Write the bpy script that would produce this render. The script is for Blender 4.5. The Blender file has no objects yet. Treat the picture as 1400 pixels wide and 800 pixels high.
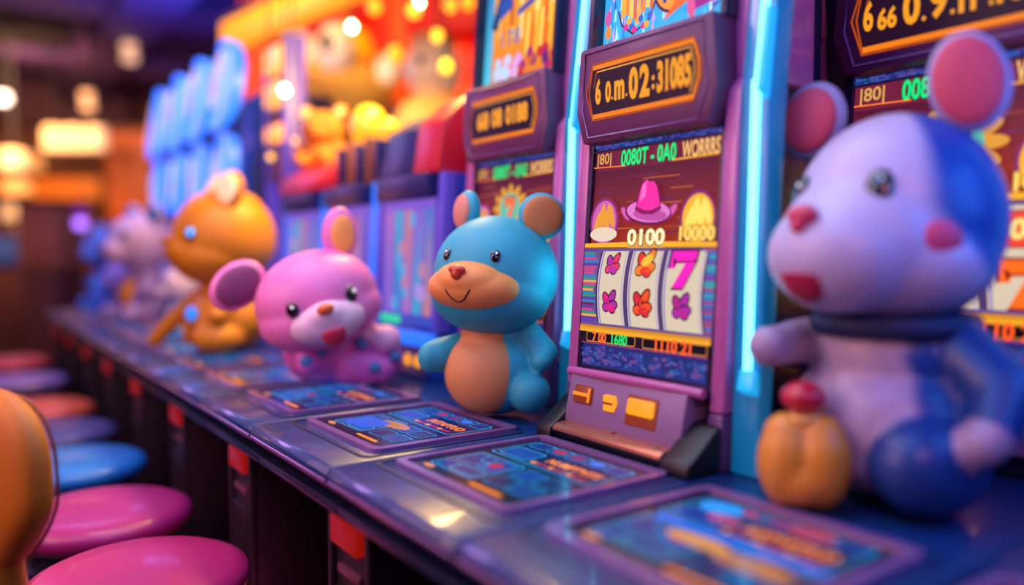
import bpy, bmesh, math, random
from mathutils import Vector, Matrix, Euler
rnd = random.Random(7)
sc = bpy.context.scene
COL = sc.collection
PI = math.pi
Rad = math.radians

# ------------------------------------------------------------------ colour
def s2l(c):
    return c / 12.92 if c <= 0.04045 else ((c + 0.055) / 1.055) ** 2.4
def hx(h, k=1.0):
    return tuple(s2l(int(h[i:i + 2], 16) / 255) * k for i in (0, 2, 4)) + (1.0,)

# ------------------------------------------------------------------ materials
_M = {}
def mat(name, col, rough=0.5, metal=0.0, emit=None, es=0.0, coat=0.0, bump=0.0, bscale=40, var=0.0, sss=0.0):
    """procedural principled material: noise drives slight colour / roughness variation and bump"""
    if name in _M: return _M[name]
    m = bpy.data.materials.new(name); m.use_nodes = True
    nt = m.node_tree; b = nt.nodes['Principled BSDF']
    c = hx(col) if isinstance(col, str) else col
    b.inputs['Base Color'].default_value = c
    b.inputs['Roughness'].default_value = rough
    b.inputs['Metallic'].default_value = metal
    if coat: b.inputs['Coat Weight'].default_value = coat; b.inputs['Coat Roughness'].default_value = 0.08
    if emit:
        b.inputs['Emission Color'].default_value = hx(emit) if isinstance(emit, str) else emit
        b.inputs['Emission Strength'].default_value = es
    if sss:
        b.inputs['Subsurface Weight'].default_value = sss
        b.inputs['Subsurface Radius'].default_value = (0.02, 0.012, 0.01)
        b.inputs['Subsurface Scale'].default_value = 0.5
    if bump or var:
        tc = nt.nodes.new('ShaderNodeTexCoord'); n = nt.nodes.new('ShaderNodeTexNoise')
        n.inputs['Scale'].default_value = bscale; n.inputs['Detail'].default_value = 4
        nt.links.new(tc.outputs['Object'], n.inputs['Vector'])
        if var:
            r = nt.nodes.new('ShaderNodeValToRGB')
            r.color_ramp.elements[0].position = .3; r.color_ramp.elements[1].position = .7
            r.color_ramp.elements[0].color = tuple(x * (1 - var) for x in c[:3]) + (1,)
            r.color_ramp.elements[1].color = tuple(min(1, x * (1 + var)) for x in c[:3]) + (1,)
            nt.links.new(n.outputs['Fac'], r.inputs['Fac']); nt.links.new(r.outputs['Color'], b.inputs['Base Color'])
        if bump:
            bp = nt.nodes.new('ShaderNodeBump'); bp.inputs['Strength'].default_value = bump; bp.inputs['Distance'].default_value = .002
            nt.links.new(n.outputs['Fac'], bp.inputs['Height']); nt.links.new(bp.outputs['Normal'], b.inputs['Normal'])
    _M[name] = m
    return m

def attr_mat(name, rough=0.45, emit=0.0, sss=0.0, coat=0.0, base=1.0):
    """material that reads the per-corner colour attribute of the mesh"""
    if name in _M: return _M[name]
    m = bpy.data.materials.new(name); m.use_nodes = True
    nt = m.node_tree; b = nt.nodes['Principled BSDF']
    a = nt.nodes.new('ShaderNodeVertexColor'); a.layer_name = 'Col'
    if emit:
        b.inputs['Base Color'].default_value = (0.008, 0.008, 0.012, 1); b.inputs['Specular IOR Level'].default_value = .08 if not coat else .4
        nt.links.new(a.outputs['Color'], b.inputs['Emission Color']); b.inputs['Emission Strength'].default_value = emit
    else:
        nt.links.new(a.outputs['Color'], b.inputs['Base Color'])
    b.inputs['Roughness'].default_value = rough
    if coat: b.inputs['Coat Weight'].default_value = coat; b.inputs['Coat Roughness'].default_value = .1
    if sss:
        b.inputs['Subsurface Weight'].default_value = sss
        b.inputs['Subsurface Radius'].default_value = (0.02, 0.012, 0.01); b.inputs['Subsurface Scale'].default_value = .5
    _M[name] = m
    return m

# ------------------------------------------------------------------ objects
def thing(name, label, cat, loc=(0, 0, 0), rotz=0.0, group=None, scale=1.0):
    o = bpy.data.objects.new(name, None); COL.objects.link(o)
    o.location = loc; o.rotation_euler = (0, 0, rotz); o.scale = (scale,) * 3
    o.empty_display_size = .1
    o['label'] = label; o['category'] = cat
    if group: o['group'] = group
    return o
def obj(name, bm, m, parent=None, smooth=None, label=None):
    me = bpy.data.meshes.new(name); bm.normal_update(); bm.to_mesh(me); bm.free()
    for x in (m if isinstance(m, (list, tuple)) else [m]): me.materials.append(x)
    o = bpy.data.objects.new(name, me); COL.objects.link(o)
    if parent: o.parent = parent
    if label: o['label'] = label
    if smooth is not None:
        for p in me.polygons: p.use_smooth = True
        if smooth < 179: me.set_sharp_from_angle(angle=Rad(smooth))
    return o
def tag(o, label, cat, group=None, kind=None):
    o['label'] = label; o['category'] = cat
    if group: o['group'] = group
    if kind: o['kind'] = kind
    return o
def struct(name, bm, m, label, cat, smooth=None):
    o = obj(name, bm, m, None, smooth); o['kind'] = 'structure'; o['label'] = label; o['category'] = cat
    return o
def copy_tree(root, loc, label, rotz=None, scale=None, group=None):
    r = root.copy(); COL.objects.link(r); r.location = loc; r['label'] = label
    if rotz is not None: r.rotation_euler = (0, 0, rotz)
    if scale is not None: r.scale = (scale,) * 3
    if group: r['group'] = group
    for ch in list(root.children):
        c = ch.copy(); COL.objects.link(c); c.parent = r
        for g in list(ch.children):
            d = g.copy(); COL.objects.link(d); d.parent = c
    return r

# ------------------------------------------------------------------ shape helpers
def new(): return bmesh.new()
def box(bm, c, s, bev=0.0, rot=None, seg=2, mi=0):
    t = bmesh.new(); bmesh.ops.create_cube(t, size=1)
    bmesh.ops.scale(t, vec=s, verts=t.verts)
    if bev: bmesh.ops.bevel(t, geom=t.edges[:] , offset=bev, segments=seg, affect='EDGES', profile=.5)
    M = Matrix.Translation(c) @ (Euler(rot).to_matrix().to_4x4() if rot else Matrix.Identity(4))
    bmesh.ops.transform(t, matrix=M, verts=t.verts)
    merge(bm, t, mi)
def merge(bm, t, mi=0):
    vm = {}
    for v in t.verts: vm[v] = bm.verts.new(v.co)
    for f in t.faces:
        try:
            n = bm.faces.new([vm[v] for v in f.verts]); n.material_index = mi; n.smooth = f.smooth
        except ValueError: pass
    t.free()
def bx(bm, x0, x1, y0, y1, z0, z1, bev=0.0, mi=0, seg=2):
    box(bm, ((x0 + x1) / 2, (y0 + y1) / 2, (z0 + z1) / 2), (x1 - x0, y1 - y0, z1 - z0), bev, None, seg, mi)
def ell(bm, c, r, rot=None, M=None, seg=32, rings=18, mi=0):
    t = bmesh.new(); bmesh.ops.create_uvsphere(t, u_segments=seg, v_segments=rings, radius=1)
    T = Matrix.Translation(c) @ (Euler(rot).to_matrix().to_4x4() if rot else Matrix.Identity(4)) @ Matrix.Diagonal((r[0], r[1], r[2], 1))
    if M is not None: T = M @ T
    bmesh.ops.transform(t, matrix=T, verts=t.verts); merge(bm, t, mi)
def cap(bm, a, b, ra, rb, M=None, seg=20, n=6, mi=0):
    """capsule from a to b with end radii ra, rb"""
    a = Vector(a); b = Vector(b); d = (b - a); L = d.length; q = d.to_track_quat('Z', 'Y')
    prof = []
    for i in range(n + 1):
        t = -PI / 2 + PI / 2 * i / n; prof.append((ra * math.cos(t), ra * math.sin(t)))
    for i in range(n + 1):
        t = PI / 2 * i / n; prof.append((rb * math.cos(t), L + rb * math.sin(t)))
    T = Matrix.Translation(a) @ q.to_matrix().to_4x4()
    if M is not None: T = M @ T
    lathe(bm, prof, seg, T, mi)
def lathe(bm, prof, seg=32, M=None, mi=0):
    rings = []
    for r, z in prof:
        if r < 1e-5:
            v = bm.verts.new(M @ Vector((0, 0, z)) if M is not None else (0, 0, z)); rings.append([v])
        else:
            ring = []
            for k in range(seg):
                p = Vector((r * math.cos(2 * PI * k / seg), r * math.sin(2 * PI * k / seg), z))
                ring.append(bm.verts.new(M @ p if M is not None else p))
            rings.append(ring)
    for A, B in zip(rings, rings[1:]):
        for k in range(seg):
            k2 = (k + 1) % seg
            f = [A[k % len(A)], A[k2 % len(A)], B[k2 % len(B)], B[k % len(B)]]
            u = []
            for v in f:
                if v not in u: u.append(v)
            if len(u) >= 3:
                try: bm.faces.new(u).material_index = mi
                except ValueError: pass
def prism(bm, pts, axis, a, b, bev=0.0, mi=0):
    """extrude a 2D polygon along an axis: axis 'y' -> pts are (x,z); 'x' -> (y,z); 'z' -> (x,y)"""
    t = bmesh.new()
    def P(p, h):
        return {'y': (p[0], h, p[1]), 'x': (h, p[0], p[1]), 'z': (p[0], p[1], h)}[axis]
    A = [t.verts.new(P(p, a)) for p in pts]; B = [t.verts.new(P(p, b)) for p in pts]
    t.faces.new(A); t.faces.new(B[::-1])
    n = len(pts)
    for i in range(n): t.faces.new([A[i], B[i], B[(i + 1) % n], A[(i + 1) % n]][::-1])
    bmesh.ops.recalc_face_normals(t, faces=t.faces)
    if bev: bmesh.ops.bevel(t, geom=t.edges[:], offset=bev, segments=2, affect='EDGES', profile=.5)
    merge(bm, t, mi)
def tube(bm, pts, r, seg=8, mi=0, closed=False):
    pts = [Vector(p) for p in pts]; rings = []
    n = len(pts)
    for i, p in enumerate(pts):
        a = pts[(i - 1) % n] if (closed or i > 0) else p
        b = pts[(i + 1) % n] if (closed or i < n - 1) else p
        q = (b - a).normalized().to_track_quat('Z', 'Y')
        rr = r[i] if isinstance(r, (list, tuple)) else r
        rings.append([bm.verts.new(p + q @ Vector((rr * math.cos(2 * PI * k / seg), rr * math.sin(2 * PI * k / seg), 0))) for k in range(seg)])
    for i in range(n if closed else n - 1):
        A = rings[i]; B = rings[(i + 1) % n]
        for k in range(seg):
            bm.faces.new([A[k], A[(k + 1) % seg], B[(k + 1) % seg], B[k]]).material_index = mi
    if not closed:
        bm.faces.new(rings[0][::-1]).material_index = mi; bm.faces.new(rings[-1]).material_index = mi
def rrect(u0, v0, u1, v1, r, n=5):
    P = []
    for cu, cv, a0 in ((u1 - r, v1 - r, 0), (u0 + r, v1 - r, 90), (u0 + r, v0 + r, 180), (u1 - r, v0 + r, 270)):
        for i in range(n + 1):
            a = Rad(a0 + 90 * i / n); P.append((cu + r * math.cos(a), cv + r * math.sin(a)))
    return P
def frame_ring(bm, outer, inner, P, h, mi=0):
    """a raised flat ring between two equal-length loops; P(u,v,w) -> 3D; h its height"""
    n = len(outer)
    o0 = [bm.verts.new(P(u, v, 0)) for u, v in outer]; o1 = [bm.verts.new(P(u, v, h)) for u, v in outer]
    i1 = [bm.verts.new(P(u, v, h)) for u, v in inner]; i0 = [bm.verts.new(P(u, v, 0)) for u, v in inner]
    for k in range(n):
        j = (k + 1) % n
        for A, B in ((o0, o1), (o1, i1), (i1, i0)):
            bm.faces.new([A[k], A[j], B[j], B[k]]).material_index = mi

# ------------------------------------------------------------------ text -> polygons
_TX = {}
def glyphs(s, bold=0.03):
    key = (s, bold)
    if key in _TX: return _TX[key]
    cu = bpy.data.curves.new('letters', 'FONT'); cu.body = s; cu.offset = bold; cu.resolution_u = 3
    o = bpy.data.objects.new('letters', cu); COL.objects.link(o)
    dg = bpy.context.evaluated_depsgraph_get(); dg.update()
    me = bpy.data.meshes.new_from_object(o.evaluated_get(dg))
    vs = [(v.co.x, v.co.y) for v in me.vertices]; fs = [tuple(p.vertices) for p in me.polygons]
    bpy.data.objects.remove(o); bpy.data.curves.remove(cu); bpy.data.meshes.remove(me)
    x0 = min(v[0] for v in vs); x1 = max(v[0] for v in vs); y0 = min(v[1] for v in vs); y1 = max(v[1] for v in vs)
    _TX[key] = ([((x - (x0 + x1) / 2) / (x1 - x0), (y - (y0 + y1) / 2) / (y1 - y0)) for x, y in vs], fs)
    return _TX[key]

class Art:
    """flat printed / displayed artwork on a panel: polygons with colours, stacked in hair-thin layers"""
    def __init__(s, org, U, V, w0=0.0, step=2e-5, curve=None):
        s.o = Vector(org); s.U = Vector(U).normalized(); s.V = Vector(V).normalized(); s.N = s.U.cross(s.V)
        s.w = w0; s.step = step; s.v = []; s.f = []; s.c = []; s.curve = curve; s.vmap = None
    def p(s, u, v, dw=0):
        w = s.w + dw + (s.curve(u, v) if s.curve else 0)
        if s.vmap: v = s.vmap(v)
        return s.o + s.U * u + s.V * v + s.N * w
    def poly(s, pts, col, cols=None):
        b = len(s.v); s.v += [s.p(*q) for q in pts]; s.f.append(tuple(range(b, b + len(pts))))
        s.c.append(cols or [col] * len(pts)); s.w += s.step
    def rect(s, u0, v0, u1, v1, col, top=None):
        if s.curve:
            n = 8
            for i in range(n):
                a = v0 + (v1 - v0) * i / n; b_ = v0 + (v1 - v0) * (i + 1) / n
                c0 = mixc(col, top or col, i / n); c1 = mixc(col, top or col, (i + 1) / n)
                s.poly([(u0, a), (u1, a), (u1, b_), (u0, b_)], None, [c0, c0, c1, c1]); s.w -= s.step
            s.w += s.step; return
        s.poly([(u0, v0), (u1, v0), (u1, v1), (u0, v1)], None, [col, col, top or col, top or col])
    def ell(s, cu, cv, ru, rv, col, ang=0, n=22, a0=0, a1=360):
        ca, sa = math.cos(Rad(ang)), math.sin(Rad(ang)); P = []
        full = a1 - a0 >= 360
        for i in range(n if full else n + 1):
            t = Rad(a0 + (a1 - a0) * i / n); x, y = ru * math.cos(t), rv * math.sin(t)
            P.append((cu + x * ca - y * sa, cv + x * sa + y * ca))
        s.poly(P, col)
    def line(s, pts, w, col, closed=False):
        n = len(pts)
        for i in range(n if closed else n - 1):
            a = Vector(pts[i]); b = Vector(pts[(i + 1) % n]); d = (b - a)
            if d.length < 1e-7: continue
            d.normalize(); q = Vector((-d.y, d.x)) * w / 2; e = d * w / 2
            s.poly([tuple(a - e + q), tuple(a - e - q), tuple(b + e - q), tuple(b + e + q)], col); s.w -= s.step
        s.w += s.step
    def rr(s, u0, v0, u1, v1, r, col=None, line=None, lw=.001):
        P = rrect(u0, v0, u1, v1, r, 4)
        if col: s.poly(P, col)
        if line: s.line(P, lw, line, True)
    def text(s, t, cu, cv, w, h, col, bold=.03, edge=None, ew=.0):
        V, F = glyphs(t, bold)
        if edge:
            V2, F2 = glyphs(t, bold + ew); b = len(s.v)
            s.v += [s.p(cu + x * w * 1.03, cv + y * h * 1.1) for x, y in V2]
            for f in F2: s.f.append(tuple(b + i for i in f)); s.c.append([edge] * len(f))
            s.w += s.step
        b = len(s.v)
        s.v += [s.p(cu + x * w, cv + y * h) for x, y in V]
        for f in F: s.f.append(tuple(b + i for i in f)); s.c.append([col] * len(f))
        s.w += s.step
    def build(s, name, m, parent, label=None):
        me = bpy.data.meshes.new(name); me.from_pydata([tuple(v) for v in s.v], [], s.f)
        ca = me.color_attributes.new('Col', 'FLOAT_COLOR', 'CORNER')
        i = 0
        for p, cs in zip(me.polygons, s.c):
            for k in range(p.loop_total): ca.data[p.loop_start + k].color = cs[k]
        me.materials.append(m); o = bpy.data.objects.new(name, me); COL.objects.link(o); o.parent = parent
        if label: o['label'] = label
        return o
def mixc(a, b, t): return tuple(x + (y - x) * t for x, y in zip(a, b))

# ------------------------------------------------------------------ soft toy bodies
def blob(name, fill, m, parent, voxel=.004, colfn=None, smooth=8, label=None):
    """one continuous skin around overlapping round volumes (voxel-fused and smoothed), colours per vertex"""
    bm = new(); fill(bm)
    me = bpy.data.meshes.new('raw'); bm.to_mesh(me); bm.free()
    o = bpy.data.objects.new('raw', me); COL.objects.link(o)
    r = o.modifiers.new('r', 'REMESH'); r.mode = 'VOXEL'; r.voxel_size = voxel
    s = o.modifiers.new('s', 'SMOOTH'); s.factor = .5; s.iterations = smooth
    dg = bpy.context.evaluated_depsgraph_get(); dg.update()
    out = bpy.data.meshes.new_from_object(o.evaluated_get(dg)); out.name = name
    bpy.data.objects.remove(o); bpy.data.meshes.remove(me)
    for p in out.polygons: p.use_smooth = True
    if colfn:
        ca = out.color_attributes.new('Col', 'FLOAT_COLOR', 'POINT')
        for i, v in enumerate(out.vertices): ca.data[i].color = colfn(v.co)
    out.materials.clear(); out.materials.append(m)
    q = bpy.data.objects.new(name, out); COL.objects.link(q); q.parent = parent
    if label: q['label'] = label
    return q
def sm(a, b, x):
    t = max(0, min(1, (x - a) / (b - a))); return t * t * (3 - 2 * t)
def HM(c, yaw=0, tilt=0, nod=0):
    """head frame: local -X is forward, +Z up; yaw/tilt/nod in degrees"""
    return Matrix.Translation(c) @ Matrix.Rotation(Rad(yaw), 4, 'Z') @ Matrix.Rotation(Rad(nod), 4, 'Y') @ Matrix.Rotation(Rad(tilt), 4, 'X')
def dirn(yaw, pitch):
    y, p = Rad(yaw), Rad(pitch); return Vector((-math.cos(y) * math.cos(p), -math.sin(y) * math.cos(p), math.sin(p)))
def on(r, yaw, pitch, k=1.0):
    d = dirn(yaw, pitch); t = 1 / math.sqrt((d.x / r[0]) ** 2 + (d.y / r[1]) ** 2 + (d.z / r[2]) ** 2)
    return d * t * k
def disc_at(bm, M, c, n, r, thick, roll=0):
    """lens-shaped disc at c facing n (head-frame), radii r=(a,b)"""
    q = Vector(n).to_track_quat('X', 'Z')
    T = M @ Matrix.Translation(c) @ q.to_matrix().to_4x4() @ Matrix.Rotation(Rad(roll), 4, 'X') @ Matrix.Diagonal((thick, r[0], r[1], 1))
    t = bmesh.new(); bmesh.ops.create_uvsphere(t, u_segments=32, v_segments=18, radius=1)
    bmesh.ops.transform(t, matrix=T, verts=t.verts); merge(bm, t)
def ear(parent, M, c, n, r, thick, m, mi, roll=0, inner=.74):
    n = Vector(n).normalized()
    bm = new(); disc_at(bm, M, c, n, r, thick, roll)
    e = obj('ear', bm, m, parent, 180)
    bm = new(); disc_at(bm, M, Vector(c) + n * thick * .62, n, (r[0] * inner, r[1] * inner), thick * .52, roll)
    obj('inner_ear', bm, mi, e, 180)
    return e
def eye(parent, M, c, n, r, m, glint=True, gs=.3):
    bm = new(); disc_at(bm, M, c, n, r, min(r) * .55)
    e = obj('eye', bm, m, parent, 180)
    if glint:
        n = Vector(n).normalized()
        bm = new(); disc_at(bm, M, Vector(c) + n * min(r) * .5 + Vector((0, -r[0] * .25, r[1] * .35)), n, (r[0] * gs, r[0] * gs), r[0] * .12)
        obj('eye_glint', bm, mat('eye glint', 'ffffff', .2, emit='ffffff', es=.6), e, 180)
    return e

exec_order = []
# ================================================================== SETTING
CZ = 1.0        # camera height
CT = 0.68       # counter top
m_floor = mat('dark carpet', '1b1020', .75, bump=.4, bscale=120, var=.35)
m_ceil = mat('plum ceiling', '3c2660', .7, var=.25, bscale=1.5)
m_ceil_dark = mat('ceiling tray dark', '120a14', .85, var=.2, bscale=3)
m_ceil_beam = mat('ceiling beam mauve', '53346e', .6, var=.2, bscale=2)
m_wallb = mat('warm brown wall', '7a4a30', .7, var=.35, bscale=.9)
m_wallr = mat('red brown wall', '7a2c14', .7, var=.45, bscale=1.6)
m_walll = mat('dark purple wall', '2a1830', .8, var=.3, bscale=1)

b = new(); bx(b, -5, 5.2, -2.5, 13.2, -.12, 0); struct('floor', b, m_floor, 'dark carpet floor under the stools and counter', 'floor')
b = new(); bx(b, -5, 5.2, -2.5, 13.2, 3.3, 3.42); struct('ceiling', b, m_ceil, 'dark plum ceiling of the arcade hall', 'ceiling')
b = new(); bx(b, -5, 5.2, 13.0, 13.12, 0, 3.3); struct('wall_back', b, m_wallb, 'warm brown far wall of the hall', 'wall')
b = new(); bx(b, 2.9, 3.0, -2.5, 13.0, 0, 3.3); struct('wall_right', b, m_wallr, 'red brown wall behind the machine row', 'wall')
b = new(); bx(b, -5, -4.9, -2.5, 13.0, 0, 3.3); struct('wall_left', b, m_walll, 'dark purple wall on the aisle side', 'wall')
b = new(); bx(b, -4.9, 2.9, -2.5, -2.4, 0, 3.3); struct('wall_front', b, m_walll, 'dark purple wall behind the viewer', 'wall')
b = new(); bx(b, -3.0, 2.2, 12.6, 13.0, 2.72, 3.3); struct('trim_1', b, mat('soffit mauve', '5a3340', .7, var=.2), 'mauve soffit along the top of the far wall', 'soffit')
# ceiling coffers
b = new()
for y0, y1 in ((3.4, 4.0), (5.2, 5.8), (7.6, 8.3), (10.2, 10.9)): bx(b, -4.9, 2.9, y0, y1, 3.12, 3.3)
bx(b, 1.25, 1.75, 2, 12.6, 3.08, 3.3)
struct('ceiling_beam', b, m_ceil_beam, 'mauve beams crossing the dark ceiling', 'ceiling beam')
b = new(); bx(b, -3.2, 1.1, 8.35, 10.15, 3.22, 3.3); struct('ceiling_panel', b, m_ceil_dark, 'near black recessed ceiling tray between the beams', 'ceiling tray')

# ================================================================== COUNTER
m_deck = mat('blue black lacquer deck', '12376e', .34, coat=.35, bump=.06, bscale=300)
m_apron = mat('counter apron', '1d2348', .38, coat=.2, var=.15, bscale=8)
m_pframe = mat('mauve panel frame', '9a70ac', .25, metal=.4, coat=.4)
m_ped = mat('dark plum cabinet', '221020', .5, var=.2, bscale=10)
m_glow_art = attr_mat('touch display glow', .2, emit=1.1, coat=.15)
m_redlamp = mat('red lamp', '480806', .35, emit='ff2410', es=.26)
m_slotpink = mat('dusty pink slot', '6b3a4c', .4)
b = new(); bx(b, .86, 1.42, -.4, 5.55, 0, .615, .01); bx(b, .8575, 1.425, -.4, 5.55, 0, .09)
tag(obj('counter_plinth', b, m_ped, None), 'long dark plinth under the rear of the gaming counter', 'plinth')

PITCH = .366
def touch_art(k, parent):
    # local u runs along the row towards the viewer, v from the front edge back
    W, H = .272, .252
    a = Art((.563, .136, CT + .0035), (0, -1, 0), (1, 0, 0))
    bg = hx('06164a', .6); cy = hx('2ab0ff', 1.0); cb = hx('1058c8', .36); dk = hx('0a2a78', .5); orn = hx('ff8a1e', 1.3); red = hx('c02848', .9)
    a.rect(0, 0, W, H, hx('060e28', .5), hx('0a1a48', .7))
    v = k % 3
    # lower left block of keys
    a.rr(.02, .028, .135, .125, .008, dk, cy, .002)
    a.rr(.028, .07, .075, .118, .006, cb, cy, .0013); a.rr(.082, .07, .128, .118, .006, hx('0c3a98'), cy, .0013)
    a.rr(.028, .034, .06, .062, .005, hx('0b3088'), cy, .0012); a.rr(.066, .034, .128, .062, .005, cb, hx('49d0ff'), .0013)
    a.ell(.1, .095, .012, .012, red); a.line([(.05, .118), (.06, .094), (.085, .094), (.1, .07)], .0014, cy)
    # upper block
    a.rr(.02, .14, W - .02, H - .018, .008, hx('0a2470', .4), cy, .002)
    a.line([(.02, .2), (W - .02, .2)], .0012, cb)
    for i in range(5): a.rr(.03 + i * .045, .207, .067 + i * .045, .237, .005, (cb if i % 2 else hx('0b2c80')), cy, .0011)
    for i, c in enumerate((red, hx('8a2a60'), hx('2f7bff'))): a.ell(.095 + i * .044, .222, .014, .009, c)
    a.rr(.03, .148, .1, .192, .006, hx('0d3a9a'), hx('3ac4ff'), .0014)
    a.text(('SUITVPTIUD', 'NUMPTVITS', 'SVITAPTUO')[v], .182, .177, .115, .02, orn, .02)
    for i in range(9): a.rect(.112 + i * .014, .148, .122 + i * .014, .157, red if i % 3 else hx('ff9a4a'))
    # front row
    a.line([(.145, .03), (.145, .125)], .0012, cb)
    for i in range(4):
        a.rr(.152 + (i % 2) * .052, .036 + (i // 2) * .046, .198 + (i % 2) * .052, .074 + (i // 2) * .046, .006, (dk, cb, hx('0b3490'), dk)[i], cy, .0012)
    a.line([(.155, .016), (.225, .016)], .006, orn); a.ell(.04, .016, .014, .005, hx('ff9a5a', 1.1))
    a.line([(.02, .016), (.13, .016)], .0014, cb)
    if k == 0:
        a.rect(.03, .12, .26, .14, hx('1a70e8')); a.ell(.06, .21, .03, .02, hx('2f9bff')); a.ell(.2, .09, .05, .018, hx('c07828', .9)); a.ell(.12, .1, .045, .014, hx('e09838'))
        a.ell(.18, .22, .03, .016, hx('b04060')); a.ell(.09, .18, .025, .012, hx('c05080', .9))
    if k == 2:
        a.ell(.13, .1, .05, .016, hx('d08030', .9)); a.rect(.03, .04, .12, .1, hx('1a60e0'))
    return a.build('touch_screen', m_glow_art, parent)
def counter_unit(k, label, group=None):
    y = .935 + PITCH * (k - 1)
    t = thing('counter_unit', label, 'counter', (0, y, 0), 0, group)
    h = PITCH / 2 - .0012
    b = new()
    prism(b, [(.452, CT - .012), (.462, CT), (1.42, CT), (1.42, CT - .06), (.50, CT - .06), (.455, CT - .03)], 'y', -h, h, .0035)
    obj('deck', b, m_deck, t, 40)
    b = new(); prism(b, [(.47, CT - .064), (1.4, CT - .064), (1.4, CT - .062), (.47, CT - .0605)], 'y', -h, h)
    prism(b, [(.468, CT - .076), (.468, CT - .0615), (.56, CT - .0615), (.56, CT - .076)], 'y', -h, h, .004)
    obj('apron', b, m_apron, t, 40)
    b = new(); tube(b, [(.4555, -h + .004, CT - .022), (.4555, h - .004, CT - .022)], .004, 8)
    obj('edge_trim', b, m_pframe, t, 60)
    b = new(); P = lambda u, v, w: Vector((u, v, CT + w))
    frame_ring(b, rrect(.545, -.150, .834, .150, .018, 6), rrect(.560, -.137, .818, .137, .010, 6), P, .007)
    f = obj('panel_frame', b, m_pframe, t, 60)
    b = new(); frame_ring(b, rrect(.520, -.168, .8365, .168, .02, 6), rrect(.526, -.162, .8355, .162, .016, 6), P, .0018)
    obj('panel_seam', b, m_apron, t, 60)
    b = new(); bx(b, .558, .820, -.139, .139, CT + .0005, CT + .0028); obj('panel_glass', b, mat('panel black glass', '070a18', .08, coat=.6), t)
    touch_art(k, t)
    return t
unit_labels = {-1: 'counter bay nearest the viewer, cut by the bottom edge', 0: 'counter bay with glowing touch panel in front of the blue white toy',
    1: 'counter bay with glowing touch panel in front of the sharp slot machine', 2: 'counter bay with touch panel in front of the teal toy',
    3: 'counter bay with touch panel right under the pink toy', 4: 'counter bay just beyond the pink toy',
    5: 'counter bay right in front of the yellow toy', 6: 'counter bay whose deck the yellow toy sits on'}
for k in range(-1, 13):
    counter_unit(k, unit_labels.get(k, 'blurred counter bay of the far stretch where the plush toys sit'), 'counter bays' if k in unit_labels else 'far counter bays')

def pedestal(y, label, i):
    t = thing('counter_pedestal', label, 'pedestal', (0, y, 0), 0, 'counter pedestals')
    b = new(); bx(b, .492, .855, -.075, .075, 0, .602, .004); bx(b, .483, .5, -.075, -.06, 0, .602, .003); bx(b, .483, .5, .06, .075, 0, .602, .003)
    obj('cabinet', b, m_ped, t, 40)
    b = new(); bx(b, .476, .496, -.05, .05, .552, .596, .004); r = obj('red_lamp', b, m_redlamp, t, 40, 'glowing red lamp')
    b = new(); bx(b, .484, .496, -.04, .04, .505, .519, .003); obj('slot', b, m_slotpink, t, 40)
    b = new(); bx(b, .484, .496, -.05, .05, .25, .48, .003); obj('access_door', b, mat('door plum', '22121f', .45), t, 40)
pl = ['nearest dark pedestal with red lamp, under the bay before the teal toy', 'second dark pedestal with red lamp, under the pink toy', 'third dark pedestal with red lamp beside the blue stool',
      'fourth dark pedestal with red lamp, under the yellow toy']
for i in range(8):
    pedestal(1.115 + .545 * i, pl[i] if i < 4 else 'far dark pedestal with small red lamp beside the distant stools', i)

# ================================================================== SLOT MACHINES (sharp model)
m_cab = mat('navy cabinet', '131838', .35, var=.2, bscale=6, coat=.2)
m_mauve = mat('mauve column lacquer', 'b65a98', .34, coat=.25, var=.08, bscale=20)
m_mauve_d = mat('mauve column dark', '5c3468', .34, coat=.2)
m_marq = mat('maroon marquee housing', '5c1a4a', .48, coat=.05, var=.1, bscale=15)
m_marq_edge = mat('marquee bevel line', '7a4a86', .3, coat=.3)
m_pil = mat('teal pillar', '1478a4', .35, coat=.3, emit='0888c0', es=.24)  # faint emission puts the strip's glow into the pillar colour
m_strip = mat('cyan neon strip', '20c8ff', .3, emit=(.14, .72, 1.0, 1), es=3.6)
m_stripcap = mat('cyan cap', '18a8e0', .3, emit=(.01, .36, .72, 1), es=.9)
m_art = attr_mat('display glow', .3, emit=1.0)
m_bezel = mat('dark violet bezel', '1c1436', .3, coat=.3)
m_cons = mat('mauve console face', '8c6a90', .45, metal=.1, bump=.15, bscale=350)
m_tray = mat('copper tray', 'c07a5c', .3, metal=.55, coat=.2)
m_black = mat('black console cheek', '0c0a14', .45)
m_amber = mat('amber lamp', '402004', .4, emit=(1.0, .27, .008, 1), es=1.0)
m_amber_hot = mat('amber lamp hot', '402004', .4, emit=(1.0, .33, .01, 1), es=1.15)
m_orange_trim = mat('slot orange rim', '7a3416', .4, emit='d04a10', es=.16)

def flower(a, cu, cv, s, c1, c2, dark):
    for ang, l in ((60, 1.0), (115, .8), (10, .7), (-30, .55), (200, .5)):
        x = cu + math.cos(Rad(ang)) * s * .45 * l; y = cv + math.sin(Rad(ang)) * s * .45 * l
        a.ell(x, y, s * .52 * l, s * .26, dark, ang)
    for ang, l in ((60, 1.0), (115, .8), (10, .7), (-30, .55), (200, .5)):
        x = cu + math.cos(Rad(ang)) * s * .45 * l; y = cv + math.sin(Rad(ang)) * s * .45 * l
        a.ell(x, y, s * .43 * l, s * .18, c1 if ang in (60, 10, 200) else c2, ang)
    a.ell(cu, cv - s * .1, s * .16, s * .14, c2)
def seven(a, cu, cv, w, h, col, dark):
    P = [(-.5, .5), (.5, .5), (.5, .2), (.12, -.5), (-.32, -.5), (.1, .16), (-.22, .16), (-.3, .02), (-.5, .02)]
    a.poly([(cu + x * w * 1.16, cv + y * h * 1.12) for x, y in P], dark); a.poly([(cu + x * w, cv + y * h) for x, y in P], col)
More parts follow.
